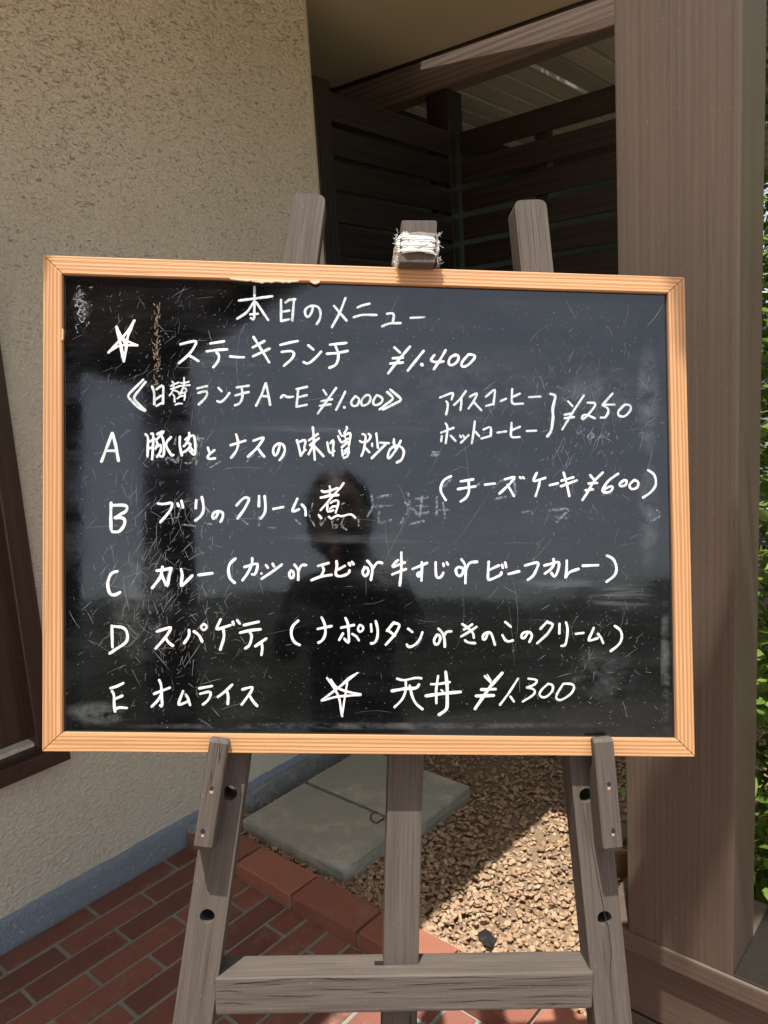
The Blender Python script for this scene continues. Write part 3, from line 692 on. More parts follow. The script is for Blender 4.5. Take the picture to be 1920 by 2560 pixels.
# tree at the right whose low bough throws the dappled shade
dt = thing('shade_tree', 'tree to the right of the porch whose bough shades the board corner', 'tree', (2.6, 1.2, 0))
tube('trunk', [(2.6, 1.2, -.1), (2.5, 1.1, 1.8), (2.3, 1.1, 3.4), (2.2, 1.2, 5.2)], [.12, .10, .07, .03], M_['bark'], dt, 10)
tube('branch', [(2.35, 1.1, 3.1), (1.4, 1.0, 3.55), (0.9, 0.85, 3.62), (0.35, 0.6, 3.64)], [.05, .03, .018, .006], M_['bark'], dt, 8)
def bough_pts():
    # original axes: along +x; converted to the site frame
    out = []
    ca, sa = 0.7524, 0.6587
    for i in range(2600):
        X = rng.uniform(0.27, 1.25); Yd = 0.565 + rng.normal(0, 0.020 + 0.018*(X-0.2)) + 0.04*math.sin(X*14); Z = 3.62 + rng.normal(0, 0.02)
        out.append((ca*X - sa*Yd, sa*X + ca*Yd, Z))
    return np.array(out)
leaf_cloud('foliage', bough_pts(), 0.045, M_['leaf'], dt, kind='stuff')
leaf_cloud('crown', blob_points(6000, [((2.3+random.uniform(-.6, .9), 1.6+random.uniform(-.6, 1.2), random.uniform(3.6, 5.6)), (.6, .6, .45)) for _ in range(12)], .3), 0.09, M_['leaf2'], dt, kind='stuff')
# potted plant behind the leg
pp = thing('potted_plant', 'small green plant in a brown pot between the right easel leg and the big post', 'plant', (-0.885, 1.98, 0))
n_ = 20; V = []; Fp = []
for (r0, z0) in ((0.0, 0.0), (0.050, 0.0), (0.068, 0.11), (0.074, 0.11), (0.074, 0.125), (0.064, 0.125), (0.060, 0.10), (0.0, 0.10)):
    for i in range(n_): V.append((-0.885+r0*math.cos(2*math.pi*i/n_), 1.98+r0*math.sin(2*math.pi*i/n_), z0))
for j in range(7):
    for i in range(n_): Fp.append((j*n_+i, j*n_+(i+1) % n_, (j+1)*n_+(i+1) % n_, (j+1)*n_+i))
mesh_obj('pot', pydata('pot', V, Fp, True), pp, None, M_['pot'])
for i in range(70):
    a = rng.uniform(0, 6.28); r0 = 0.085*math.sqrt(rng.random()); z = 0.13 + rng.uniform(0, 0.17)
    o = bpy.data.objects.new('leaf', lm); link(o, pp, Matrix.Translation((-0.885+r0*math.cos(a), 1.98+r0*math.sin(a), z)) @ Matrix.Rotation(a, 4, 'Z') @ Matrix.Rotation(rng.uniform(-.7, .4), 4, 'Y') @ Matrix.Scale(rng.uniform(.022, .042), 4))
tube('stem', [(-0.885, 1.98, 0.09), (-0.81, 1.985, 0.2), (-0.82, 1.975, 0.28)], [.004, .003, .001], M_['leaf'], pp, 6)

# ================================================================ EASEL AND CHALKBOARD
BC = Vector((-0.67004, 0.74248, 1.33164)); EX = Vector((0.72977, 0.67910, -0.07918)); EY = Vector((-0.07635, 0.19603, 0.97762)); EN = Vector((0.67942, -0.70739, 0.19491))
MB = Matrix(((EX.x, EY.x, EN.x, BC.x), (EX.y, EY.y, EN.y, BC.y), (EX.z, EY.z, EN.z, BC.z), (0, 0, 0, 1)))
mm = lambda L: [(x/1000, y/1000) for x, y in L]
easel = thing('easel', 'weathered grey brown wooden easel holding the chalkboard', 'easel', (-0.46, 0.46, 0))
def ext(p, q, y):     # point on line p-q at height y
    t = (y-p[1])/(q[1]-p[1]); return (p[0]+(q[0]-p[0])*t, y)
W0 = -0.024
VB = -1.375            # foot of the legs in board coordinates
def leg(P, holes, lean):
    tl, tr, br, bl = mm(P)
    poly = round_poly([tl, tr, ext(tr, br, VB), ext(tl, bl, VB)], [0.010, 0.012, 0, 0], 5)
    hs = [circle(hx/1000, hy/1000, 0.0098, 22) for hx, hy in holes]
    hs += [circle(ext(tl, bl, yy)[0]+0.028, yy, 0.0098, 22) for yy in (-0.86, -1.02)]
    return prism('leg', poly, W0-0.045, W0, M_['easel'], easel, MB, 0, hs, (Vector(bl)-Vector(tl)))
leg([(-110, 429), (-66, 426), (-204, -679), (-255, -678)], [(-212, -540), (-185, -379)], 1)
leg([(192, 426), (236, 429), (357, -690), (307, -689)], [(319, -549), (294, -385)], 1)
tl, tr, br, bl = mm([(38, 403), (88, 404), (70, -619), (22, -618)])
prism('mast', round_poly([tl, tr, br, bl], [0.003, 0.003, 0.002, 0.002], 2), -0.080, -0.045, M_['easel'], easel, MB, 0.0012, (), (Vector(bl)-Vector(tl)))
prism('mast', [ext(tl, bl, -0.672), ext(tr, br, -0.672), ext(tr, br, -1.30), ext(tl, bl, -1.30)], -0.080, -0.045, M_['easel'], easel, MB, 0.0012, (), (Vector(bl)-Vector(tl)))
# crossbar between the legs, worn rounded top edge
xl0, xr0 = -0.196, 0.299
cbm = box_bm(-0.2505, 0.2525, -0.0245, 0.0245, -0.0275, 0.0275, 0.0045, 3)
cb_M = MB @ Matrix.Translation((0.0505, -0.6425, -0.0475))
me = bm_mesh('crossbar', cbm)
for v in me.vertices:                          # ends follow the splayed legs
    s = -1 if v.co.x < 0 else 1
    v.co.x += (-v.co.y*0.05*-s)
mesh_obj('crossbar', me, easel, cb_M, M_['easel'])
prism('mast_notch', [(0.010, -0.6176), (0.0225, -0.6176), (0.0225, -0.6195), (0.010, -0.6195)], -0.054, -0.044, M_['dark'], easel, MB, 0)
box('lower_crossbar', (-0.285, 0.360, -1.15, -1.10, -0.070, -0.030), M_['easel'], easel, 0.004, 2, 'x', MB)
# rear prop leg, hinged near the top of the mast
pr = [MB @ Vector((0.060, 0.22, -0.10)), Vector((-0.98, 1.22, 0.0))]
d = (pr[1]-pr[0]); Lp = d.length; Rq = d.to_track_quat('X', 'Z').to_matrix().to_4x4()
mesh_obj('rear_leg', bm_mesh('rear_leg', box_bm(0, Lp, -0.018, 0.018, -0.012, 0.012, 0.002, 1)), easel, Matrix.Translation(pr[0]) @ Rq, M_['easel']) if False else None

CRACKS = [(-0.0237, 14, [(2911, -4107), (2993, -4396), (3054, -4733), (3109, -5026), (3181, -5389), (3247, -5645), (3285, -5980), (3258, -6250), (3308, -6653), (3330, -6891)]), (-0.0237, 11, [(1954, 4192), (2000, 3710), (2057, 3329)]), (-0.0237, 10, [(2136, 4325), (2183, 3881), (2229, 3333)]), (-0.0237, 6, [(2292, 4274), (2277, 3939)]), (-0.0237, 7, [(3154, -5671), (3193, -6042), (3236, -6308)]), (-0.0237, 6, [(2992, -6568), (3074, -6887)]), (-0.0237, 6, [(-1769, -3486), (-1802, -3775), (-1826, -3932)]), (-0.0197, 9, [(-731, -6196), (-350, -6230), (6, -6225)]), (-0.0197, 9, [(467, -6308), (954, -6298), (1417, -6293)]), (-0.0197, 9, [(1624, -6335), (2298, -6341), (2988, -6349)]), (-0.0197, 9, [(-730, -6329), (-349, -6355), (59, -6364)]), (-0.0197, 9, [(-43, -6390), (365, -6407)]), (-0.0197, 9, [(645, -6218), (1313, -6216), (1830, -6234)]), (-0.0197, 9, [(1830, -6250), (2349, -6248), (2975, -6230)]), (-0.0197, 9, [(904, -6542), (1264, -6543), (1573, -6523), (1832, -6533)]), (-0.0197, 9, [(1961, -6585), (2480, -6584), (3015, -6593)]), (-0.0197, 9, [(1057, -6376), (1572, -6372), (1857, -6371)]), (-0.0197, 9, [(2090, -6494), (2610, -6485), (2975, -6501)]), (-0.0197, 9, [(-1993, -6293), (-1783, -6264), (-1482, -6239), (-1089, -6203), (-572, -6200), (219, -6224)]), (-0.0197, 9, [(-1990, -6511), (-1780, -6497), (-1478, -6526)]), (-0.0197, 9, [(-1992, -6353), (-1812, -6341), (-1631, -6368)]), (-0.0197, 9, [(-1328, -6415), (-874, -6435), (-570, -6416)])]
def crack_mesh():
    V = []; Fq = []
    for w_, wd, P in CRACKS:
        P = [Vector((x*1e-4, y*1e-4)) for x, y in P]; Q = [P[0]]
        for p in P[1:]:
            k = max(1, int((p-Q[-1]).length/0.004)); s_ = Q[-1].copy()
            for i in range(1, k+1): Q.append(s_.lerp(p, i/k) + Vector((random.uniform(-1, 1), random.uniform(-1, 1)))*0.00035)
        n_ = len(Q); nb = len(V)
        for i, q in enumerate(Q):
            t = (Q[min(i+1, n_-1)]-Q[max(i-1, 0)]).normalized(); s_ = Vector((-t.y, t.x)); h = wd*1e-4/2*(0.15+0.85*math.sin(math.pi*i/(n_-1)))*random.uniform(.55, 1.1)
            V.append((q.x-s_.x*h, q.y-s_.y*h, w_)); V.append((q.x+s_.x*h, q.y+s_.y*h, w_))
        for i in range(n_-1): Fq.append((nb+2*i, nb+2*i+2, nb+2*i+3, nb+2*i+1))
    mesh_obj('drying_cracks', pydata('drying_cracks', V, Fq), easel, MB, M_['dark'], kind='stuff')
crack_mesh()
# pegs that carry the board (lip in front of the frame)
def peg(P, nails):
    tl, tr, br, bl = mm(P); c = ((tl[0]+bl[0])/2, (tl[1]+bl[1])/2)
    ax = (Vector(bl)-Vector(tl)); L = ax.length; ax.normalize(); wv = Vector((-ax.y, ax.x)); 
    wdt = (Vector(tr)-Vector(tl)).length
    # side profile (s along the peg, w depth), cut like the real hooks, extruded across the width
    prof = [(0.000, 0.001), (0.000, 0.011), (0.004, 0.016), (L-0.003, 0.016), (L+0.004, 0.010), (L+0.010, -0.020), (L+0.006, -0.0235), (0.050, -0.0235), (0.044, -0.014), (0.036, -0.004), (0.028, 0.0008)]
    bm = bmesh.new(); sgn = 1 if wv.dot(Vector((1, 0))) > 0 else -1
    A = [bm.verts.new((s, 0, w_)) for s, w_ in prof]; B = [bm.verts.new((s, wdt*sgn, w_)) for s, w_ in prof]
    bm.faces.new(A); bm.faces.new(B)
    for i in range(len(prof)): bm.faces.new((A[i], A[(i+1) % len(prof)], B[(i+1) % len(prof)], B[i]))
    bmesh.ops.recalc_face_normals(bm, faces=bm.faces)
    bmesh.ops.bevel(bm, geom=[e for e in bm.edges if e.calc_face_angle(0) > 1.0], offset=0.0012, segments=2, affect='EDGES')
    F = MB @ Matrix(((ax.x, wv.x, 0, tl[0]), (ax.y, wv.y, 0, tl[1]), (0, 0, 1, 0), (0, 0, 0, 1)))
    o = mesh_obj('peg', bm_mesh('peg', bm), easel, F, M_['easel'])
    for nx, ny in nails:
        k = 9; P2 = [(nx/1000+0.0028*(.6+.6*random.random())*math.cos(2*math.pi*i/k), ny/1000+0.0036*(.6+.6*random.random())*math.sin(2*math.pi*i/k)) for i in range(k)]
        prism('nail_hole', P2, 0.0150, 0.0163, M_['dark'], o, MB, 0)
        P3 = [(nx/1000+0.003*(.5+.6*random.random())*math.cos(2*math.pi*i/7), ny/1000-0.0052+0.0026*(.5+.6*random.random())*math.sin(2*math.pi*i/7)) for i in range(7)]
        prism('bare_wood_chip', P3, 0.0150, 0.0162, M_['chips'], o, MB, 0)
peg([(-205, -297), (-181, -298), (-199, -437), (-224, -434)], [(-202, -359), (-212, -414)])
peg([(291, -300), (317, -300), (330, -441), (304, -443)], [(311, -357), (317, -417)])
# top clamp block with gauze wrapped round it
prism('clamp_block', [(0.0325, 0.3555), (0.0795, 0.3565), (0.0785, 0.3185), (0.0315, 0.3185)], -0.0448, 0.025, M_['easel'], easel, MB, 0.0015, (), (0, 1))
def gauze():
    n_, k_ = 72, 9; V = []; Fg = []
    x0, x1, w0, w1 = 0.0305, 0.0810, -0.0825, 0.0285; cx, cw = (x0+x1)/2, (w0+w1)/2
    per = []
    for i in range(n_):
        t = 2*math.pi*i/n_; c_, s_ = math.cos(t), math.sin(t); p = 0.28
        ex = abs(c_)**p*(1 if c_ > 0 else -1); ey = abs(s_)**p*(1 if s_ > 0 else -1)
        per.append((cx+ex*(x1-x0)/2, cw+ey*(w1-w0)/2, ex, ey))
    for j in range(k_+1):
        for i, (x_, w_, ex, ey) in enumerate(per):
            y = 0.3575 - 0.0285*j/k_
            sag = 0.0035*math.sin(i*0.35)+0.0012*random.uniform(-1, 1)
            if j == k_: y += 0.004*(1-abs((x_-cx)/((x1-x0)/2))) + 0.001*random.uniform(-1, 1) + (-0.008 if abs(x_-cx) > 0.0235 else 0)
            if j == 0: y += 0.0012*random.uniform(-1, 1)
            bul = 0.0014*math.sin(j*2.2+i*0.15)+0.0008*random.uniform(-1, 1) + (0.0035*math.sin(math.pi*j/k_) if abs(ex) > .95 else 0)
            V.append((x_+ex*bul, y, w_+ey*bul))
    for j in range(k_):
        for i in range(n_): Fg.append((j*n_+i, j*n_+(i+1) % n_, (j+1)*n_+(i+1) % n_, (j+1)*n_+i))
    # frayed threads
    for q in range(110):
        side = random.choice((-1, 1)); edgey = random.choice((0.3575, 0.326, 0.323, random.uniform(.325, .357)))
        bx = (x0-0.001 if side < 0 else x1+0.001); bw = random.uniform(-0.02, 0.0285)
        L = random.uniform(0.002, 0.0065)*(1.8 if random.random() < .1 else 1); a = random.uniform(-1.4, 1.4)
        p = [Vector((bx, edgey, bw))]
        for s in range(3): p.append(p[-1]+Vector((side*math.cos(a)*L/3, math.sin(a)*L/3, random.uniform(-.001, .001)))); a += random.uniform(-.9, .9)
        Vt, Ft = tube_arrays(p, 0.00028, 3); nb = len(V); V += [tuple(v) for v in Vt]; Fg += [tuple(i+nb for i in f) for f in Ft]
    mesh_obj('gauze_wrap', pydata('gauze_wrap', V, Fg, True), easel, MB, M_['cloth'], label='white frayed gauze tied round the top of the mast')
gauze()
hk = [Vector((0.0225, -0.427, -0.060)), Vector((0.0185, -0.4285, -0.058)), Vector((0.013, -0.4315, -0.056)), Vector((0.0075, -0.4305, -0.056)), Vector((0.0035, -0.4265, -0.056)), Vector((0.0038, -0.4205, -0.056)), Vector((0.0075, -0.4170, -0.056)), Vector((0.0120, -0.4175, -0.056))]
tube('hook', hk, 0.00135, M_['iron_and_shade'], easel, 8, MB)

# ---- chalkboard
cbd = thing('chalkboard', 'black menu chalkboard in an orange pine frame with white handwritten Japanese menu', 'chalkboard', (-0.67, 0.74, 1.01))
WBS = -0.007
OUT = mm([(-433, 326), (420, 317), (433, -327), (-421, -317)]); INN = mm([(-408, 302), (397, 295), (408, -303), (-396, -293)])
def frame_side(i, axis):
    a, b = OUT[i], OUT[(i+1) % 4]; c, d_ = INN[(i+1) % 4], INN[i]
    e = (Vector(b)-Vector(a)).normalized()*0.00012     # hairline mitre joint
    P = [Vector(a)+e, Vector(b)-e, Vector(c)-e, Vector(d_)+e]
    return prism('frame_rail' if i % 2 == 0 else 'frame_stile', P, -0.0215, 0.0, M_['pine'], cbd, MB, 0.0013, (), (Vector(b)-Vector(a)))
for i in range(4): frame_side(i, None)
g_ = 0.004
BP = [(INN[0][0]-g_, INN[0][1]+g_), (INN[1][0]+g_, INN[1][1]+g_), (INN[2][0]+g_, INN[2][1]-g_), (INN[3][0]-g_, INN[3][1]-g_)]
prism('writing_surface', BP, -0.0195, WBS, M_['board'], cbd, MB, 0)
# dark rebate line round the writing surface
def strip_line(a, b, wid):
    a, b = Vector(a), Vector(b); d_ = (b-a).normalized(); n2 = Vector((-d_.y, d_.x))
    c0 = Vector((0, 0)); s = 1 if n2.dot(c0-a) > 0 else -1; n2 *= s
    return [a, b, b+n2*wid, a+n2*wid]
for i in range(4): prism('rebate', strip_line(INN[i], INN[(i+1) % 4], 0.0016 if i != 3 else 0.0022), WBS-0.0005, WBS+0.0003+0.00005*i, M_['dark'], cbd, MB, 0)
# peeled paper lip under the top rail
for (x0, x1, dp) in ((-0.190, -0.150, 0.003), (-0.165, -0.128, 0.008), (-0.138, -0.100, 0.004), (-0.085, -0.072, 0.005)):
    n_ = 9; up_ = [(x0+(x1-x0)*i/n_, ext(INN[0], (INN[1][0], INN[1][1]), 0)[1]) for i in range(n_+1)]
    ytop = lambda x_: INN[0][1] + (INN[1][1]-INN[0][1])*(x_-INN[0][0])/(INN[1][0]-INN[0][0])
    up_ = [(x0+(x1-x0)*i/n_, ytop(x0+(x1-x0)*i/n_)+0.001) for i in range(n_+1)]
    lo_ = [(x_, y_-0.0015-0.6*dp*math.sin(math.pi*i/n_)**0.8*random.uniform(.45, 1)) for i, (x_, y_) in enumerate(up_)][::-1]
    prism('torn_paper', up_+lo_, -0.0035, 0.0006+random.uniform(0, .0006), M_['paper'], cbd, MB, 0)
prism('splinter', [(-0.4085, 0.233), (-0.4045, 0.228), (-0.4045, 0.216), (-0.4085, 0.212)], -0.004, 0.0004, M_['pine'], cbd, MB, 0, (), (0, 1))

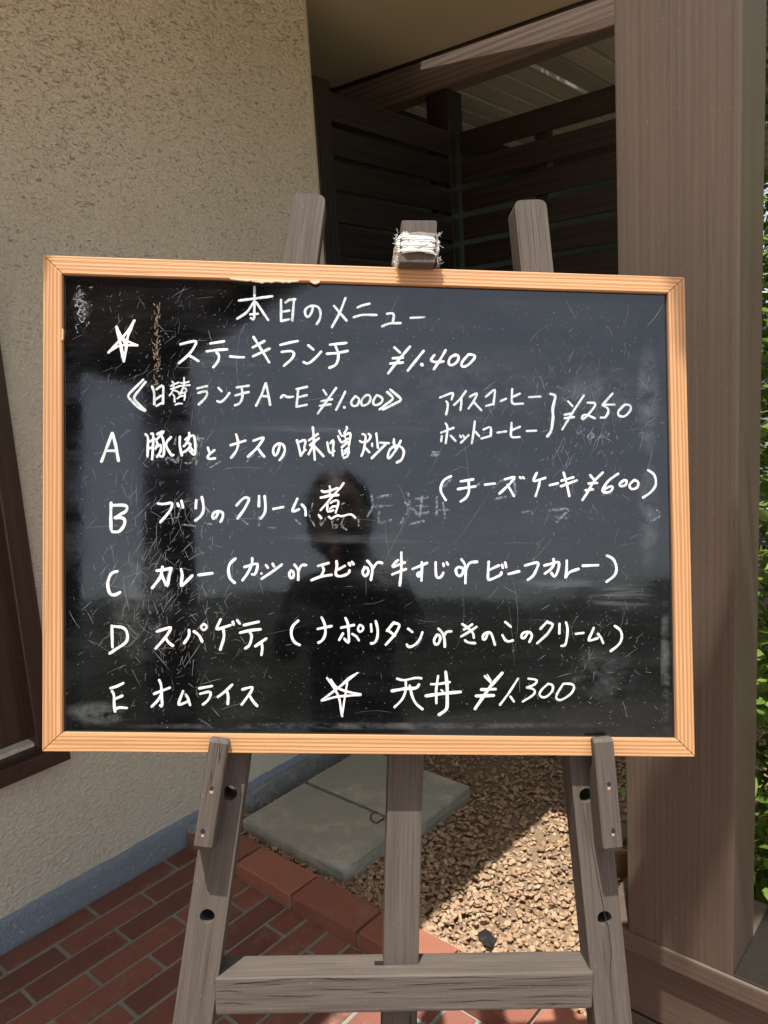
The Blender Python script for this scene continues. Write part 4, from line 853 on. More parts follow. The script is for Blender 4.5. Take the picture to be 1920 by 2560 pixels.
# ---- handwriting: brush ribbons slightly domed above the surface. Units 0.1 mm in board coordinates
LINES = {
 'title': ['35:-1791,2736 -1577,2769 -1354,2804', '35:-1590,2925 -1587,2682 -1589,2456 -1631,2505', '35:-1601,2715 -1682,2579 -1812,2493', '35:-1563,2716 -1483,2600 -1404,2485', '35:-1640,2555 -1541,2565', '35:-1237,2757 -1235,2606 -1233,2480', '35:-1178,2724 -1129,2759 -1049,2769', '35:-1063,2769 -1077,2609 -1084,2483', '35:-1218,2598 -1127,2616', '35:-1233,2475 -1126,2499', '35:-815,2657 -818,2644 -820,2632 -823,2619 -828,2606 -835,2590 -843,2573 -851,2557 -861,2546 -871,2540 -882,2538 -893,2540 -902,2546 -909,2558 -916,2576 -919,2595 -920,2612 -916,2627 -909,2641 -899,2653 -887,2664 -873,2672 -856,2679 -839,2684 -821,2687 -802,2688 -781,2687 -762,2683 -746,2675 -733,2661 -723,2642 -716,2621 -711,2600 -710,2579 -710,2558 -714,2536 -719,2516 -727,2497 -737,2479 -749,2462 -760,2444', '35:-383,2801 -400,2752 -416,2704 -433,2655 -453,2606 -477,2556 -504,2506 -532,2455 -559,2405', '35:-532,2691 -445,2589 -363,2498', '35:-220,2678 -162,2705 -61,2732', '35:-269,2546 -160,2582 32,2582', '35:175,2602 275,2621 251,2477', '35:112,2432 209,2476 357,2479', '35:491,2555 676,2569'],
 'steak': ['37:-3155,2441 -3218,2326 -3296,2224 -3399,2108 -3482,2012', '37:-3383,2349 -3329,2230 -3254,2110', '44:-3383,2349 -3326,2109 -3283,1902', '37:-3283,1902 -3259,2030 -3243,2218 -3161,2434', '29:-3476,2019 -3346,2109 -3109,2113', '29:-3109,2113 -3242,2164 -3335,2230', '37:-2549,2138 -2424,2174 -2325,2196 -2383,2074 -2461,1978 -2565,1889', '37:-2434,1992 -2374,1960 -2314,1920', '37:-2159,2156 -1980,2189', '37:-2203,2050 -2064,2073 -1938,2082', '37:-2077,2039 -2068,2030 -2057,2022 -2049,2012 -2043,1999 -2042,1982 -2044,1961 -2048,1939 -2056,1918 -2067,1899 -2082,1881 -2098,1862 -2114,1843', '37:-1897,1989 -1811,1980 -1717,1981', '37:-1593,2253 -1496,2100 -1383,1921', '37:-1601,2114 -1450,2202', '37:-1595,1997 -1380,2102', '37:-1237,2155 -1117,2189 -1010,2210', '37:-1217,2062 -1070,2083 -1045,2050 -1069,1984 -1187,1879', '37:-867,2156 -802,2102', '37:-929,1931 -914,1924 -899,1916 -883,1910 -864,1913 -841,1928 -814,1951 -787,1976 -763,1999 -745,2019 -729,2038 -714,2057 -699,2075', '37:-580,2171 -366,2198', '37:-619,2049 -476,2061 -346,2092', '37:-505,2145 -494,2120 -482,2095 -472,2070 -467,2042 -467,2010 -472,1973 -480,1939 -493,1911 -512,1893 -535,1881 -561,1873 -586,1862', '37:278,2151 350,2086', '37:484,2164 317,1963 197,1802', '37:257,2004 392,2017', '37:224,1934 392,1950', '37:668,2111 644,2081 620,2050 595,2019 570,1987 543,1953 515,1917 487,1880 459,1844', '55:645,1928 651,1925', '37:813,2057 799,2040 784,2022 771,2005 767,1991 773,1980 785,1972 803,1967 823,1964 848,1964 876,1967 907,1971 936,1975', '37:963,2126 945,2093 927,2059 908,2026 889,1993 869,1961 849,1930 829,1900 809,1869', '37:1124,2063 1102,2060 1079,2057 1057,2053 1039,2043 1025,2025 1012,2001 1004,1977 1002,1957 1007,1943 1019,1932 1034,1925 1049,1924 1068,1931 1089,1945 1109,1961 1124,1979 1134,1997 1140,2019 1142,2039 1139,2054 1131,2062 1117,2065 1101,2066 1086,2068', '37:1275,2076 1252,2051 1228,2026 1206,2002 1190,1980 1181,1959 1176,1940 1176,1924 1181,1914 1194,1909 1213,1909 1235,1914 1257,1924 1281,1944 1308,1970 1333,1998 1350,2021 1359,2037 1361,2050 1358,2060 1350,2068 1337,2072 1317,2074 1295,2075 1275,2076'],
 'lunch': ['35:-3026,1660 -3236,1442 -3067,1272 -3001,1249', '35:-2996,1630 -3158,1416 -2995,1255', '35:-2911,1571 -2880,1517 -2877,1336', '35:-2851,1536 -2775,1604 -2762,1586 -2765,1350', '35:-2861,1402 -2790,1452', '35:-2847,1318 -2771,1362', '35:-2320,1557 -2195,1590', '35:-2307,1497 -2182,1535 -2181,1487 -2216,1425 -2299,1345', '35:-2044,1568 -2002,1526', '35:-2054,1392 -2044,1387 -2034,1382 -2023,1379 -2012,1380 -1998,1388 -1983,1400 -1967,1414 -1952,1430 -1939,1446 -1926,1465 -1913,1484 -1899,1503', '35:-1804,1578 -1648,1605', '35:-1821,1471 -1737,1500 -1647,1520', '35:-1738,1561 -1733,1538 -1728,1516 -1725,1493 -1725,1470 -1729,1444 -1737,1417 -1747,1392 -1759,1372 -1774,1359 -1790,1352 -1808,1347 -1825,1341', '35:-1426,1639 -1472,1498 -1548,1339', '35:-1420,1640 -1388,1488 -1362,1354', '35:-1484,1471 -1399,1466', '26:-2646,1640 -2641,1634 -2637,1628 -2632,1621 -2630,1612 -2628,1598 -2628,1581 -2629,1564 -2632,1548 -2636,1533 -2643,1519 -2649,1505 -2656,1493 -2662,1483 -2668,1474 -2674,1466 -2681,1458', '26:-2667,1582 -2623,1606 -2561,1632', '26:-2666,1544 -2619,1555 -2544,1588', '26:-2622,1526 -2587,1514 -2549,1495', '26:-2536,1626 -2495,1624 -2432,1644', '26:-2544,1585 -2419,1599', '26:-2496,1694 -2492,1624 -2506,1553 -2530,1502', '26:-2487,1563 -2456,1535 -2433,1510 -2493,1499 -2558,1479', '26:-2634,1471 -2618,1446 -2613,1373', '26:-2579,1418 -2570,1427 -2560,1436 -2550,1444 -2539,1451 -2528,1454 -2516,1454 -2504,1454 -2492,1455', '26:-2483,1503 -2479,1445 -2488,1400', '26:-2603,1335 -2595,1339 -2587,1344 -2579,1348 -2569,1351 -2557,1353 -2543,1353 -2529,1352 -2516,1352', '34:-1223,1452 -1215,1462 -1207,1474 -1199,1484 -1190,1489 -1178,1485 -1165,1476 -1151,1466 -1136,1460 -1119,1459 -1100,1462 -1081,1465 -1062,1468', '34:-1017,1570 -877,1602', '34:-997,1557 -1014,1334', '34:-989,1462 -882,1491', '34:-1014,1334 -881,1363', '34:-662,1562 -621,1502', '34:-494,1592 -613,1421 -732,1251', '34:-687,1413 -546,1443', '34:-706,1352 -566,1375', '34:-373,1547 -425,1431 -491,1302', '40:-384,1340 -380,1337', '34:-237,1488 -252,1471 -268,1454 -282,1436 -291,1420 -293,1402 -291,1385 -285,1369 -276,1359 -262,1355 -244,1354 -224,1358 -209,1367 -198,1383 -189,1406 -183,1429 -183,1449 -191,1461 -205,1471 -222,1479 -237,1488', '34:-96,1504 -113,1487 -131,1470 -146,1453 -156,1436 -159,1415 -158,1392 -152,1372 -142,1361 -125,1362 -102,1370 -79,1383 -61,1396 -50,1412 -42,1430 -37,1449 -35,1465 -36,1478 -41,1489 -48,1498 -56,1505 -64,1508 -75,1507 -85,1505 -96,1504', '34:46,1507 32,1485 18,1464 6,1443 -1,1425 -2,1407 2,1391 9,1378 20,1371 37,1371 60,1378 83,1388 101,1399 113,1411 121,1426 126,1440 127,1454 122,1465 111,1476 98,1486 86,1494 76,1499 66,1502 56,1504 46,1507', '37:187,1550 282,1470 88,1318', '37:227,1584 391,1451 135,1316'],
 'coffee': ['33:895,1490 1083,1568 1049,1466', '33:979,1439 984,1434 989,1429 994,1423 997,1413 998,1397 997,1376 996,1355 994,1334 990,1316 986,1299 981,1282 977,1264', '33:1241,1583 1163,1468 1084,1394', '33:1180,1469 1181,1399 1169,1328', '33:1294,1505 1408,1577 1347,1445 1277,1348', '33:1347,1436 1449,1329', '33:1508,1509 1641,1625 1611,1406', '33:1514,1386 1610,1414', '33:1712,1456 1783,1487', '33:1865,1620 1857,1413 2012,1426', '33:1874,1515 1971,1561', '33:2095,1515 2248,1525', '41:2386,1562 2403,1559 2422,1556 2438,1551 2448,1542 2451,1529 2449,1514 2445,1494 2440,1472 2433,1444 2425,1411 2418,1378 2413,1348 2414,1326 2418,1309 2422,1289 2423,1260 2419,1217 2413,1163 2406,1109 2397,1067 2385,1040 2372,1022 2358,1008 2344,992', '33:2626,1466 2684,1405', '33:2839,1549 2697,1335 2547,1087', '33:2578,1284 2688,1309', '33:2578,1237 2706,1256', '33:2892,1453 2922,1453 2955,1454 2983,1453 2999,1446 3000,1430 2991,1409 2974,1384 2954,1357 2929,1325 2896,1288 2863,1254 2839,1232 2825,1225 2816,1230 2812,1239 2813,1249 2817,1260 2825,1276 2838,1289 2857,1294 2884,1288 2918,1274 2955,1258 2990,1243', '33:3230,1582 3097,1430', '33:3097,1421 3119,1409 3144,1398 3165,1386 3177,1369 3177,1344 3169,1313 3156,1284 3141,1263 3126,1254 3108,1252 3089,1253 3070,1253', '33:3123,1430 3257,1432', '33:3400,1435 3375,1411 3349,1388 3326,1365 3311,1345 3304,1326 3305,1309 3310,1294 3320,1283 3335,1275 3355,1270 3378,1269 3400,1276 3422,1292 3446,1316 3466,1342 3480,1365 3486,1384 3485,1401 3480,1416 3471,1427 3458,1433 3439,1434 3419,1434 3400,1435', '33:972,1142 1002,1116 991,1011 974,880', '33:912,1019 1078,1086', '33:921,972 913,905', '33:1043,977 1105,912', '33:1166,982 1178,962', '33:1209,983 1222,962', '33:1279,989 1179,888', '33:1362,1174 1349,1034 1324,885', '33:1376,1034 1423,979', '33:1481,1067 1586,1121 1578,985', '33:1455,948 1578,985', '33:1669,1030 1785,1049', '33:1858,1164 1858,1094 1841,962 1968,976', '33:1867,1068 1973,1113', '33:2066,1058 2193,1064'],
 'pork': ['42:-3417,948 -3485,750 -3547,576', '42:-3410,944 -3361,765 -3329,590', '38:-3485,717 -3354,719', '35:-2984,940 -2949,928 -2954,649', '35:-2909,949 -2884,970 -2882,823 -2893,614', '35:-2927,847 -2863,879', '35:-2941,751 -2886,777', '35:-2834,943 -2729,1003 -2788,931 -2835,879', '35:-2778,926 -2772,912 -2764,900 -2758,886 -2752,865 -2748,834 -2744,795 -2741,755 -2740,723 -2741,698 -2744,678 -2748,662 -2754,652 -2761,647 -2770,649 -2780,653 -2789,656', '35:-2842,848 -2827,823 -2851,752', '35:-2826,783 -2815,790 -2804,798 -2794,803 -2786,804 -2782,796 -2780,783 -2780,767 -2781,753 -2782,740 -2785,728 -2789,715 -2795,702 -2802,688 -2811,674 -2820,660 -2829,646', '35:-2653,907 -2673,884 -2695,862 -2713,839 -2721,815 -2715,786 -2699,756 -2679,726 -2664,704 -2657,688 -2652,679 -2648,672 -2644,668 -2638,667 -2632,668 -2625,671 -2619,674', '35:-2537,914 -2541,802 -2508,670', '35:-2418,966 -2416,952 -2414,938 -2414,923 -2417,905 -2425,883 -2437,857 -2450,832 -2460,813 -2468,803 -2474,798 -2479,796 -2485,792', '35:-2467,879 -2446,894 -2424,910 -2404,923 -2387,931 -2373,935 -2363,936 -2354,930 -2346,911 -2340,874 -2335,822 -2332,768 -2331,728 -2333,705 -2338,691 -2344,684 -2353,682 -2364,687 -2377,699 -2390,714 -2404,727', '35:-2456,828 -2442,830 -2427,831 -2414,832 -2405,829 -2401,822 -2400,812 -2401,800 -2405,788 -2411,777 -2419,765 -2429,753 -2439,742 -2450,733 -2461,726 -2473,719 -2484,711', '35:-2410,783 -2364,733', '36:-2171,775 -2150,715', '36:-2085,743 -2106,725 -2129,707 -2149,690 -2163,675 -2170,660 -2173,646 -2170,635 -2162,628 -2147,626 -2125,628 -2100,632 -2077,636', '36:-1874,812 -1682,875', '36:-1803,954 -1795,929 -1786,904 -1779,879 -1775,854 -1775,827 -1778,800 -1784,773 -1793,746 -1808,721 -1826,695 -1846,670 -1865,645', '36:-1574,876 -1423,936 -1515,792 -1645,663', '36:-1526,792 -1478,718 -1430,666', '35:-1225,841 -1230,820 -1233,799 -1238,778 -1243,758 -1251,735 -1261,712 -1271,692 -1281,681 -1290,681 -1299,690 -1307,704 -1313,719 -1316,736 -1316,756 -1314,777 -1307,795 -1294,812 -1276,828 -1256,840 -1238,847 -1222,848 -1206,842 -1192,833 -1181,823 -1172,810 -1166,794 -1162,777 -1161,759 -1163,740 -1169,720 -1177,700 -1185,682 -1195,666 -1206,652 -1218,638 -1229,624', '35:-1004,889 -970,774 -950,685', '35:-965,870 -889,910 -883,878 -919,762 -888,763', '35:-950,691 -907,750', '35:-796,1065 -781,918 -780,790 -765,636', '35:-845,891 -731,976', '35:-831,827 -717,919', '35:-787,834 -849,706', '35:-761,803 -746,787 -731,771 -717,755 -703,740 -689,725 -676,711 -664,697 -651,683', '35:102,873 211,868', '35:166,848 -12,665', '35:282,920 281,908 281,895 280,882 282,869 286,854 291,837 296,821 302,805', '35:372,902 357,871 342,840 326,809 308,779 286,745 261,710 237,679 219,662 209,662 203,675 202,694 204,713 208,734 216,760 228,784 244,804 266,819 293,831 322,838 347,837 369,828 391,812 408,791 418,768 418,740 411,707 399,676 387,651 373,636 357,627 339,620 323,612', '32:-603,867 -592,795 -570,708 -509,755', '32:-562,857 -521,919 -516,893 -530,755 -527,693', '32:-448,1023 -414,936 -292,1015 -297,938 -316,830', '32:-349,1076 -347,1070 -344,1065 -342,1059 -344,1050 -350,1038 -359,1023 -369,1008 -379,993', '32:-460,951 -429,884 -418,849 -332,922', '22:-373,947 -363,926', '41:-408,808 -332,876', '32:-407,772 -396,690', '32:-321,804 -315,737 -340,680 -381,664', '32:-371,757 -331,793', '35:-371,721 -341,747', '32:-138,984 -127,981 -115,980 -104,976 -97,966 -94,949 -95,927 -98,901 -101,874 -106,843 -112,810 -119,777 -126,750 -132,731 -138,717 -144,706 -151,693', '32:-173,893 -147,876 -122,878', '32:-56,987 -49,983 -41,979 -34,974 -30,967 -30,957 -31,945 -35,932 -40,921 -47,911 -56,902 -66,893 -76,884', '32:-106,807 -44,743', '32:46,994 57,907 69,804', '32:-9,859 -6,824'],
 'cheese': ['36:1047,438 1020,424 991,412 965,397 944,377 928,349 915,315 908,280 908,246 918,214 937,182 959,151 980,119', '36:1179,370 1347,400', '36:1142,267 1376,307', '36:1282,381 1285,347 1290,313 1293,280 1292,250 1287,223 1279,198 1268,176 1255,156 1239,140 1220,127 1200,115 1180,103', '36:1504,331 1636,347', '36:1771,405 1922,448 1828,331 1700,213', '36:1809,331 1895,185', '36:1975,436 1986,423', '36:2016,436 2028,423', '36:2202,495 2140,372 2319,431', '36:2244,383 2239,362 2236,342 2231,321 2225,298 2217,272 2207,243 2197,214 2188,185', '36:2380,334 2490,361', '36:2538,396 2699,444', '36:2528,320 2746,402', '36:2566,505 2604,378 2646,190', '36:2927,475 2984,410', '36:3099,512 2965,382 2909,268 2823,139', '36:2908,362 3023,373', '36:2867,271 2966,284', '36:3309,499 3274,476 3239,453 3205,430 3175,403 3147,370 3121,332 3100,297 3089,270 3091,255 3103,247 3120,244 3137,242 3156,243 3177,246 3198,253 3213,262 3225,277 3233,298 3236,317 3233,328 3220,330 3199,326 3176,318 3156,309 3141,299 3126,287 3113,273 3099,261', '36:3395,415 3376,403 3356,390 3339,378 3328,367 3326,356 3329,344 3337,335 3347,330 3362,330 3381,334 3400,340 3414,349 3421,362 3425,378 3425,394 3424,406 3419,412 3412,414 3403,414 3395,415', '36:3529,417 3510,400 3489,383 3472,366 3462,350 3461,333 3467,316 3478,302 3491,294 3508,292 3529,295 3551,303 3567,313 3578,329 3585,351 3588,372 3586,389 3577,399 3562,406 3545,411 3529,417', '36:3720,551 3744,537 3768,523 3790,507 3807,486 3818,457 3826,423 3829,387 3826,354 3814,325 3795,298 3772,272 3749,249 3726,230 3701,213 3675,198 3649,182'],
 'yellowtail': ['42:-3414,33 -3415,-144 -3408,-314', '42:-3397,2 -3348,4 -3297,8 -3251,9 -3219,4 -3204,-10 -3202,-30 -3208,-51 -3217,-69 -3230,-82 -3248,-92 -3269,-101 -3288,-111 -3306,-123 -3324,-135 -3342,-148 -3359,-160', '42:-3359,-160 -3329,-159 -3297,-157 -3268,-157 -3246,-163 -3234,-178 -3229,-199 -3229,-223 -3235,-246 -3246,-271 -3264,-299 -3284,-323 -3305,-340 -3325,-347 -3347,-347 -3369,-343 -3391,-341', '38:-2807,33 -2766,19 -2612,52 -2641,-53 -2772,-211', '38:-2554,36 -2538,0', '38:-2504,70 -2482,-14', '38:-2312,80 -2317,-24', '38:-2240,123 -2232,90 -2224,57 -2217,24 -2213,-7 -2214,-35 -2218,-62 -2226,-88 -2237,-111 -2253,-132 -2274,-150 -2297,-168 -2318,-185', '38:-2020,-67 -2027,-87 -2034,-108 -2041,-127 -2050,-141 -2061,-150 -2075,-155 -2087,-156 -2095,-152 -2098,-141 -2098,-123 -2094,-104 -2088,-89 -2077,-78 -2062,-68 -2046,-61 -2030,-57 -2014,-57 -1996,-61 -1979,-68 -1968,-77 -1962,-90 -1959,-106 -1960,-124 -1963,-140 -1967,-155 -1975,-169 -1983,-183 -1991,-197', '38:-1786,19 -1690,129 -1606,126 -1677,-22 -1769,-153', '38:-1492,144 -1494,11', '38:-1419,144 -1416,114 -1412,83 -1409,52 -1407,23 -1407,-6 -1408,-33 -1410,-59 -1416,-82 -1426,-102 -1439,-118 -1454,-134 -1467,-150', '38:-1302,-22 -1177,4', '38:-990,115 -1067,-68 -967,-25', '38:-930,38 -918,26 -904,14 -892,2 -884,-14 -879,-33 -878,-56 -879,-79 -878,-102', '37:-668,222 -656,203 -607,207 -462,263', '30:-566,285 -557,243 -564,185', '40:-679,134 -637,138 -568,166 -453,171', '30:-382,329 -424,263 -507,178 -605,54 -681,-31', '30:-590,47 -600,-68 -512,-33', '30:-552,62 -539,71 -527,80 -515,88 -502,94 -488,97 -472,100 -458,100 -449,94 -446,82 -447,65 -451,45 -456,25 -461,4 -467,-18 -475,-41 -482,-63', '30:-558,-14 -521,17 -479,21', '33:-703,-100 -672,-138', '30:-573,-118 -542,-144 -458,-98', '30:-458,-98 -408,-128 -317,-77 -271,-73 -221,-130'],
 'curry': ['44:-3320,-858 -3340,-864 -3361,-868 -3381,-875 -3398,-890 -3413,-916 -3426,-949 -3436,-984 -3440,-1019 -3438,-1053 -3431,-1089 -3421,-1122 -3409,-1146 -3396,-1160 -3380,-1166 -3363,-1167 -3346,-1165 -3330,-1161 -3313,-1152 -3297,-1142 -3280,-1133', '42:-2809,-846 -2717,-834 -2622,-813', '42:-2737,-798 -2741,-829 -2744,-860 -2748,-891 -2756,-918 -2767,-941 -2781,-962 -2795,-980 -2810,-999 -2824,-1018 -2837,-1036 -2851,-1053 -2864,-1071', '42:-2625,-821 -2652,-934 -2669,-1070 -2748,-894', '42:-2494,-828 -2474,-900 -2499,-1064 -2350,-908', '42:-2267,-899 -2091,-874', '42:-1793,-683 -1812,-699 -1832,-715 -1850,-732 -1864,-751 -1873,-773 -1878,-798 -1879,-823 -1879,-848 -1876,-873 -1871,-899 -1863,-924 -1853,-945 -1841,-961 -1827,-973 -1812,-984 -1797,-996', '38:-1671,-790 -1487,-732 -1518,-862 -1536,-918 -1569,-886', '38:-1572,-676 -1571,-694 -1571,-710 -1571,-728 -1575,-749 -1583,-775 -1595,-804 -1608,-834 -1622,-863 -1638,-889 -1656,-914 -1675,-938 -1693,-963', '34:-1450,-873 -1447,-874', '38:-1390,-764 -1366,-796', '38:-1302,-747 -1285,-779', '38:-1184,-755 -1309,-852 -1444,-942', '38:-1062,-832 -1068,-841 -1075,-850 -1081,-859 -1084,-870 -1083,-886 -1080,-904 -1075,-921 -1068,-931 -1060,-934 -1049,-931 -1038,-925 -1030,-916 -1026,-903 -1024,-886 -1024,-868 -1027,-855 -1033,-846 -1042,-841 -1052,-837 -1062,-832', '38:-1017,-756 -963,-816 -965,-953', '38:-963,-839 -954,-818 -946,-796 -937,-777 -926,-763 -912,-757 -897,-756 -881,-758 -865,-759', '38:-705,-769 -568,-730', '38:-652,-761 -628,-822 -665,-906', '38:-791,-957 -673,-906 -528,-885', '38:-465,-706 -462,-722 -460,-738 -458,-755 -458,-775 -462,-799 -469,-827 -475,-853 -475,-874 -469,-887 -458,-896 -444,-902 -429,-904 -412,-904 -391,-900 -371,-895 -353,-888 -337,-882 -322,-874 -309,-866 -300,-858 -295,-850 -293,-842 -293,-835 -292,-827', '38:-438,-813 -354,-766', '38:-301,-731 -285,-758', '38:-260,-715 -240,-743', '38:-94,-787 -102,-803 -111,-819 -118,-834 -121,-849 -116,-865 -107,-883 -96,-896 -85,-902 -73,-896 -59,-882 -47,-864 -40,-848 -39,-834 -42,-819 -48,-805 -55,-795 -63,-788 -73,-785 -84,-783 -94,-780', '38:-56,-698 5,-756 14,-833 -8,-947', '38:14,-802 29,-779 44,-754 59,-732 74,-717 90,-713 106,-715 122,-721 139,-725', '38:350,-685 339,-694 326,-703 315,-713 305,-723 293,-738 280,-755 272,-770 274,-777 291,-774 318,-763 348,-749 374,-738 393,-731 409,-725 424,-720 440,-715', '38:275,-874 456,-802', '38:393,-585 397,-799 376,-1017', '38:544,-801 736,-720', '38:666,-713 667,-743 669,-773 670,-802 667,-828 660,-853 650,-877 639,-895 629,-905 620,-902 611,-888 605,-872 606,-859 615,-852 631,-846 650,-841 667,-836', '38:667,-828 663,-951', '38:851,-712 851,-741 851,-771 851,-800 852,-827 854,-852 857,-877 861,-897 868,-911 880,-917 894,-916 910,-911 922,-903 932,-893 939,-879 946,-864 953,-849', '38:952,-726 960,-757', '38:998,-711 1014,-737', '39:1155,-771 1145,-777 1134,-783 1125,-789 1120,-799 1119,-815 1122,-835 1128,-855 1134,-870 1143,-880 1154,-888 1166,-892 1177,-891 1189,-883 1201,-871 1212,-856 1219,-841 1222,-826 1222,-811 1218,-796 1212,-785 1201,-778 1186,-775 1170,-773 1155,-771', '39:1194,-669 1247,-728 1252,-869 1249,-982', '39:1255,-799 1266,-776 1276,-752 1288,-730 1304,-714 1325,-705 1350,-702 1377,-701 1403,-699', '39:1560,-698 1547,-952 1739,-866 1731,-838', '39:1560,-811 1695,-746', '39:1738,-739 1750,-778', '39:1781,-707 1795,-767', '39:1827,-858 1970,-822', '39:2049,-744 2097,-730 2148,-714 2193,-702 2224,-700 2234,-710 2231,-730 2220,-754 2210,-778 2200,-802 2189,-829 2175,-855 2160,-877 2144,-895 2126,-908 2107,-921 2089,-934', '39:2310,-742 2518,-684 2497,-804 2447,-911 2403,-840', '39:2432,-656 2435,-672 2438,-687 2441,-703 2439,-720 2433,-737 2423,-756 2411,-774 2396,-791 2379,-806 2359,-820 2338,-834 2318,-848', '39:2611,-676 2611,-789 2594,-896', '39:2600,-896 2626,-832 2770,-785', '39:2830,-742 3036,-732', '39:3156,-604 3179,-613 3203,-622 3226,-633 3245,-650 3261,-675 3274,-707 3284,-740 3289,-770 3288,-797 3284,-823 3274,-847 3260,-870 3238,-892 3211,-913 3180,-933 3152,-953'],
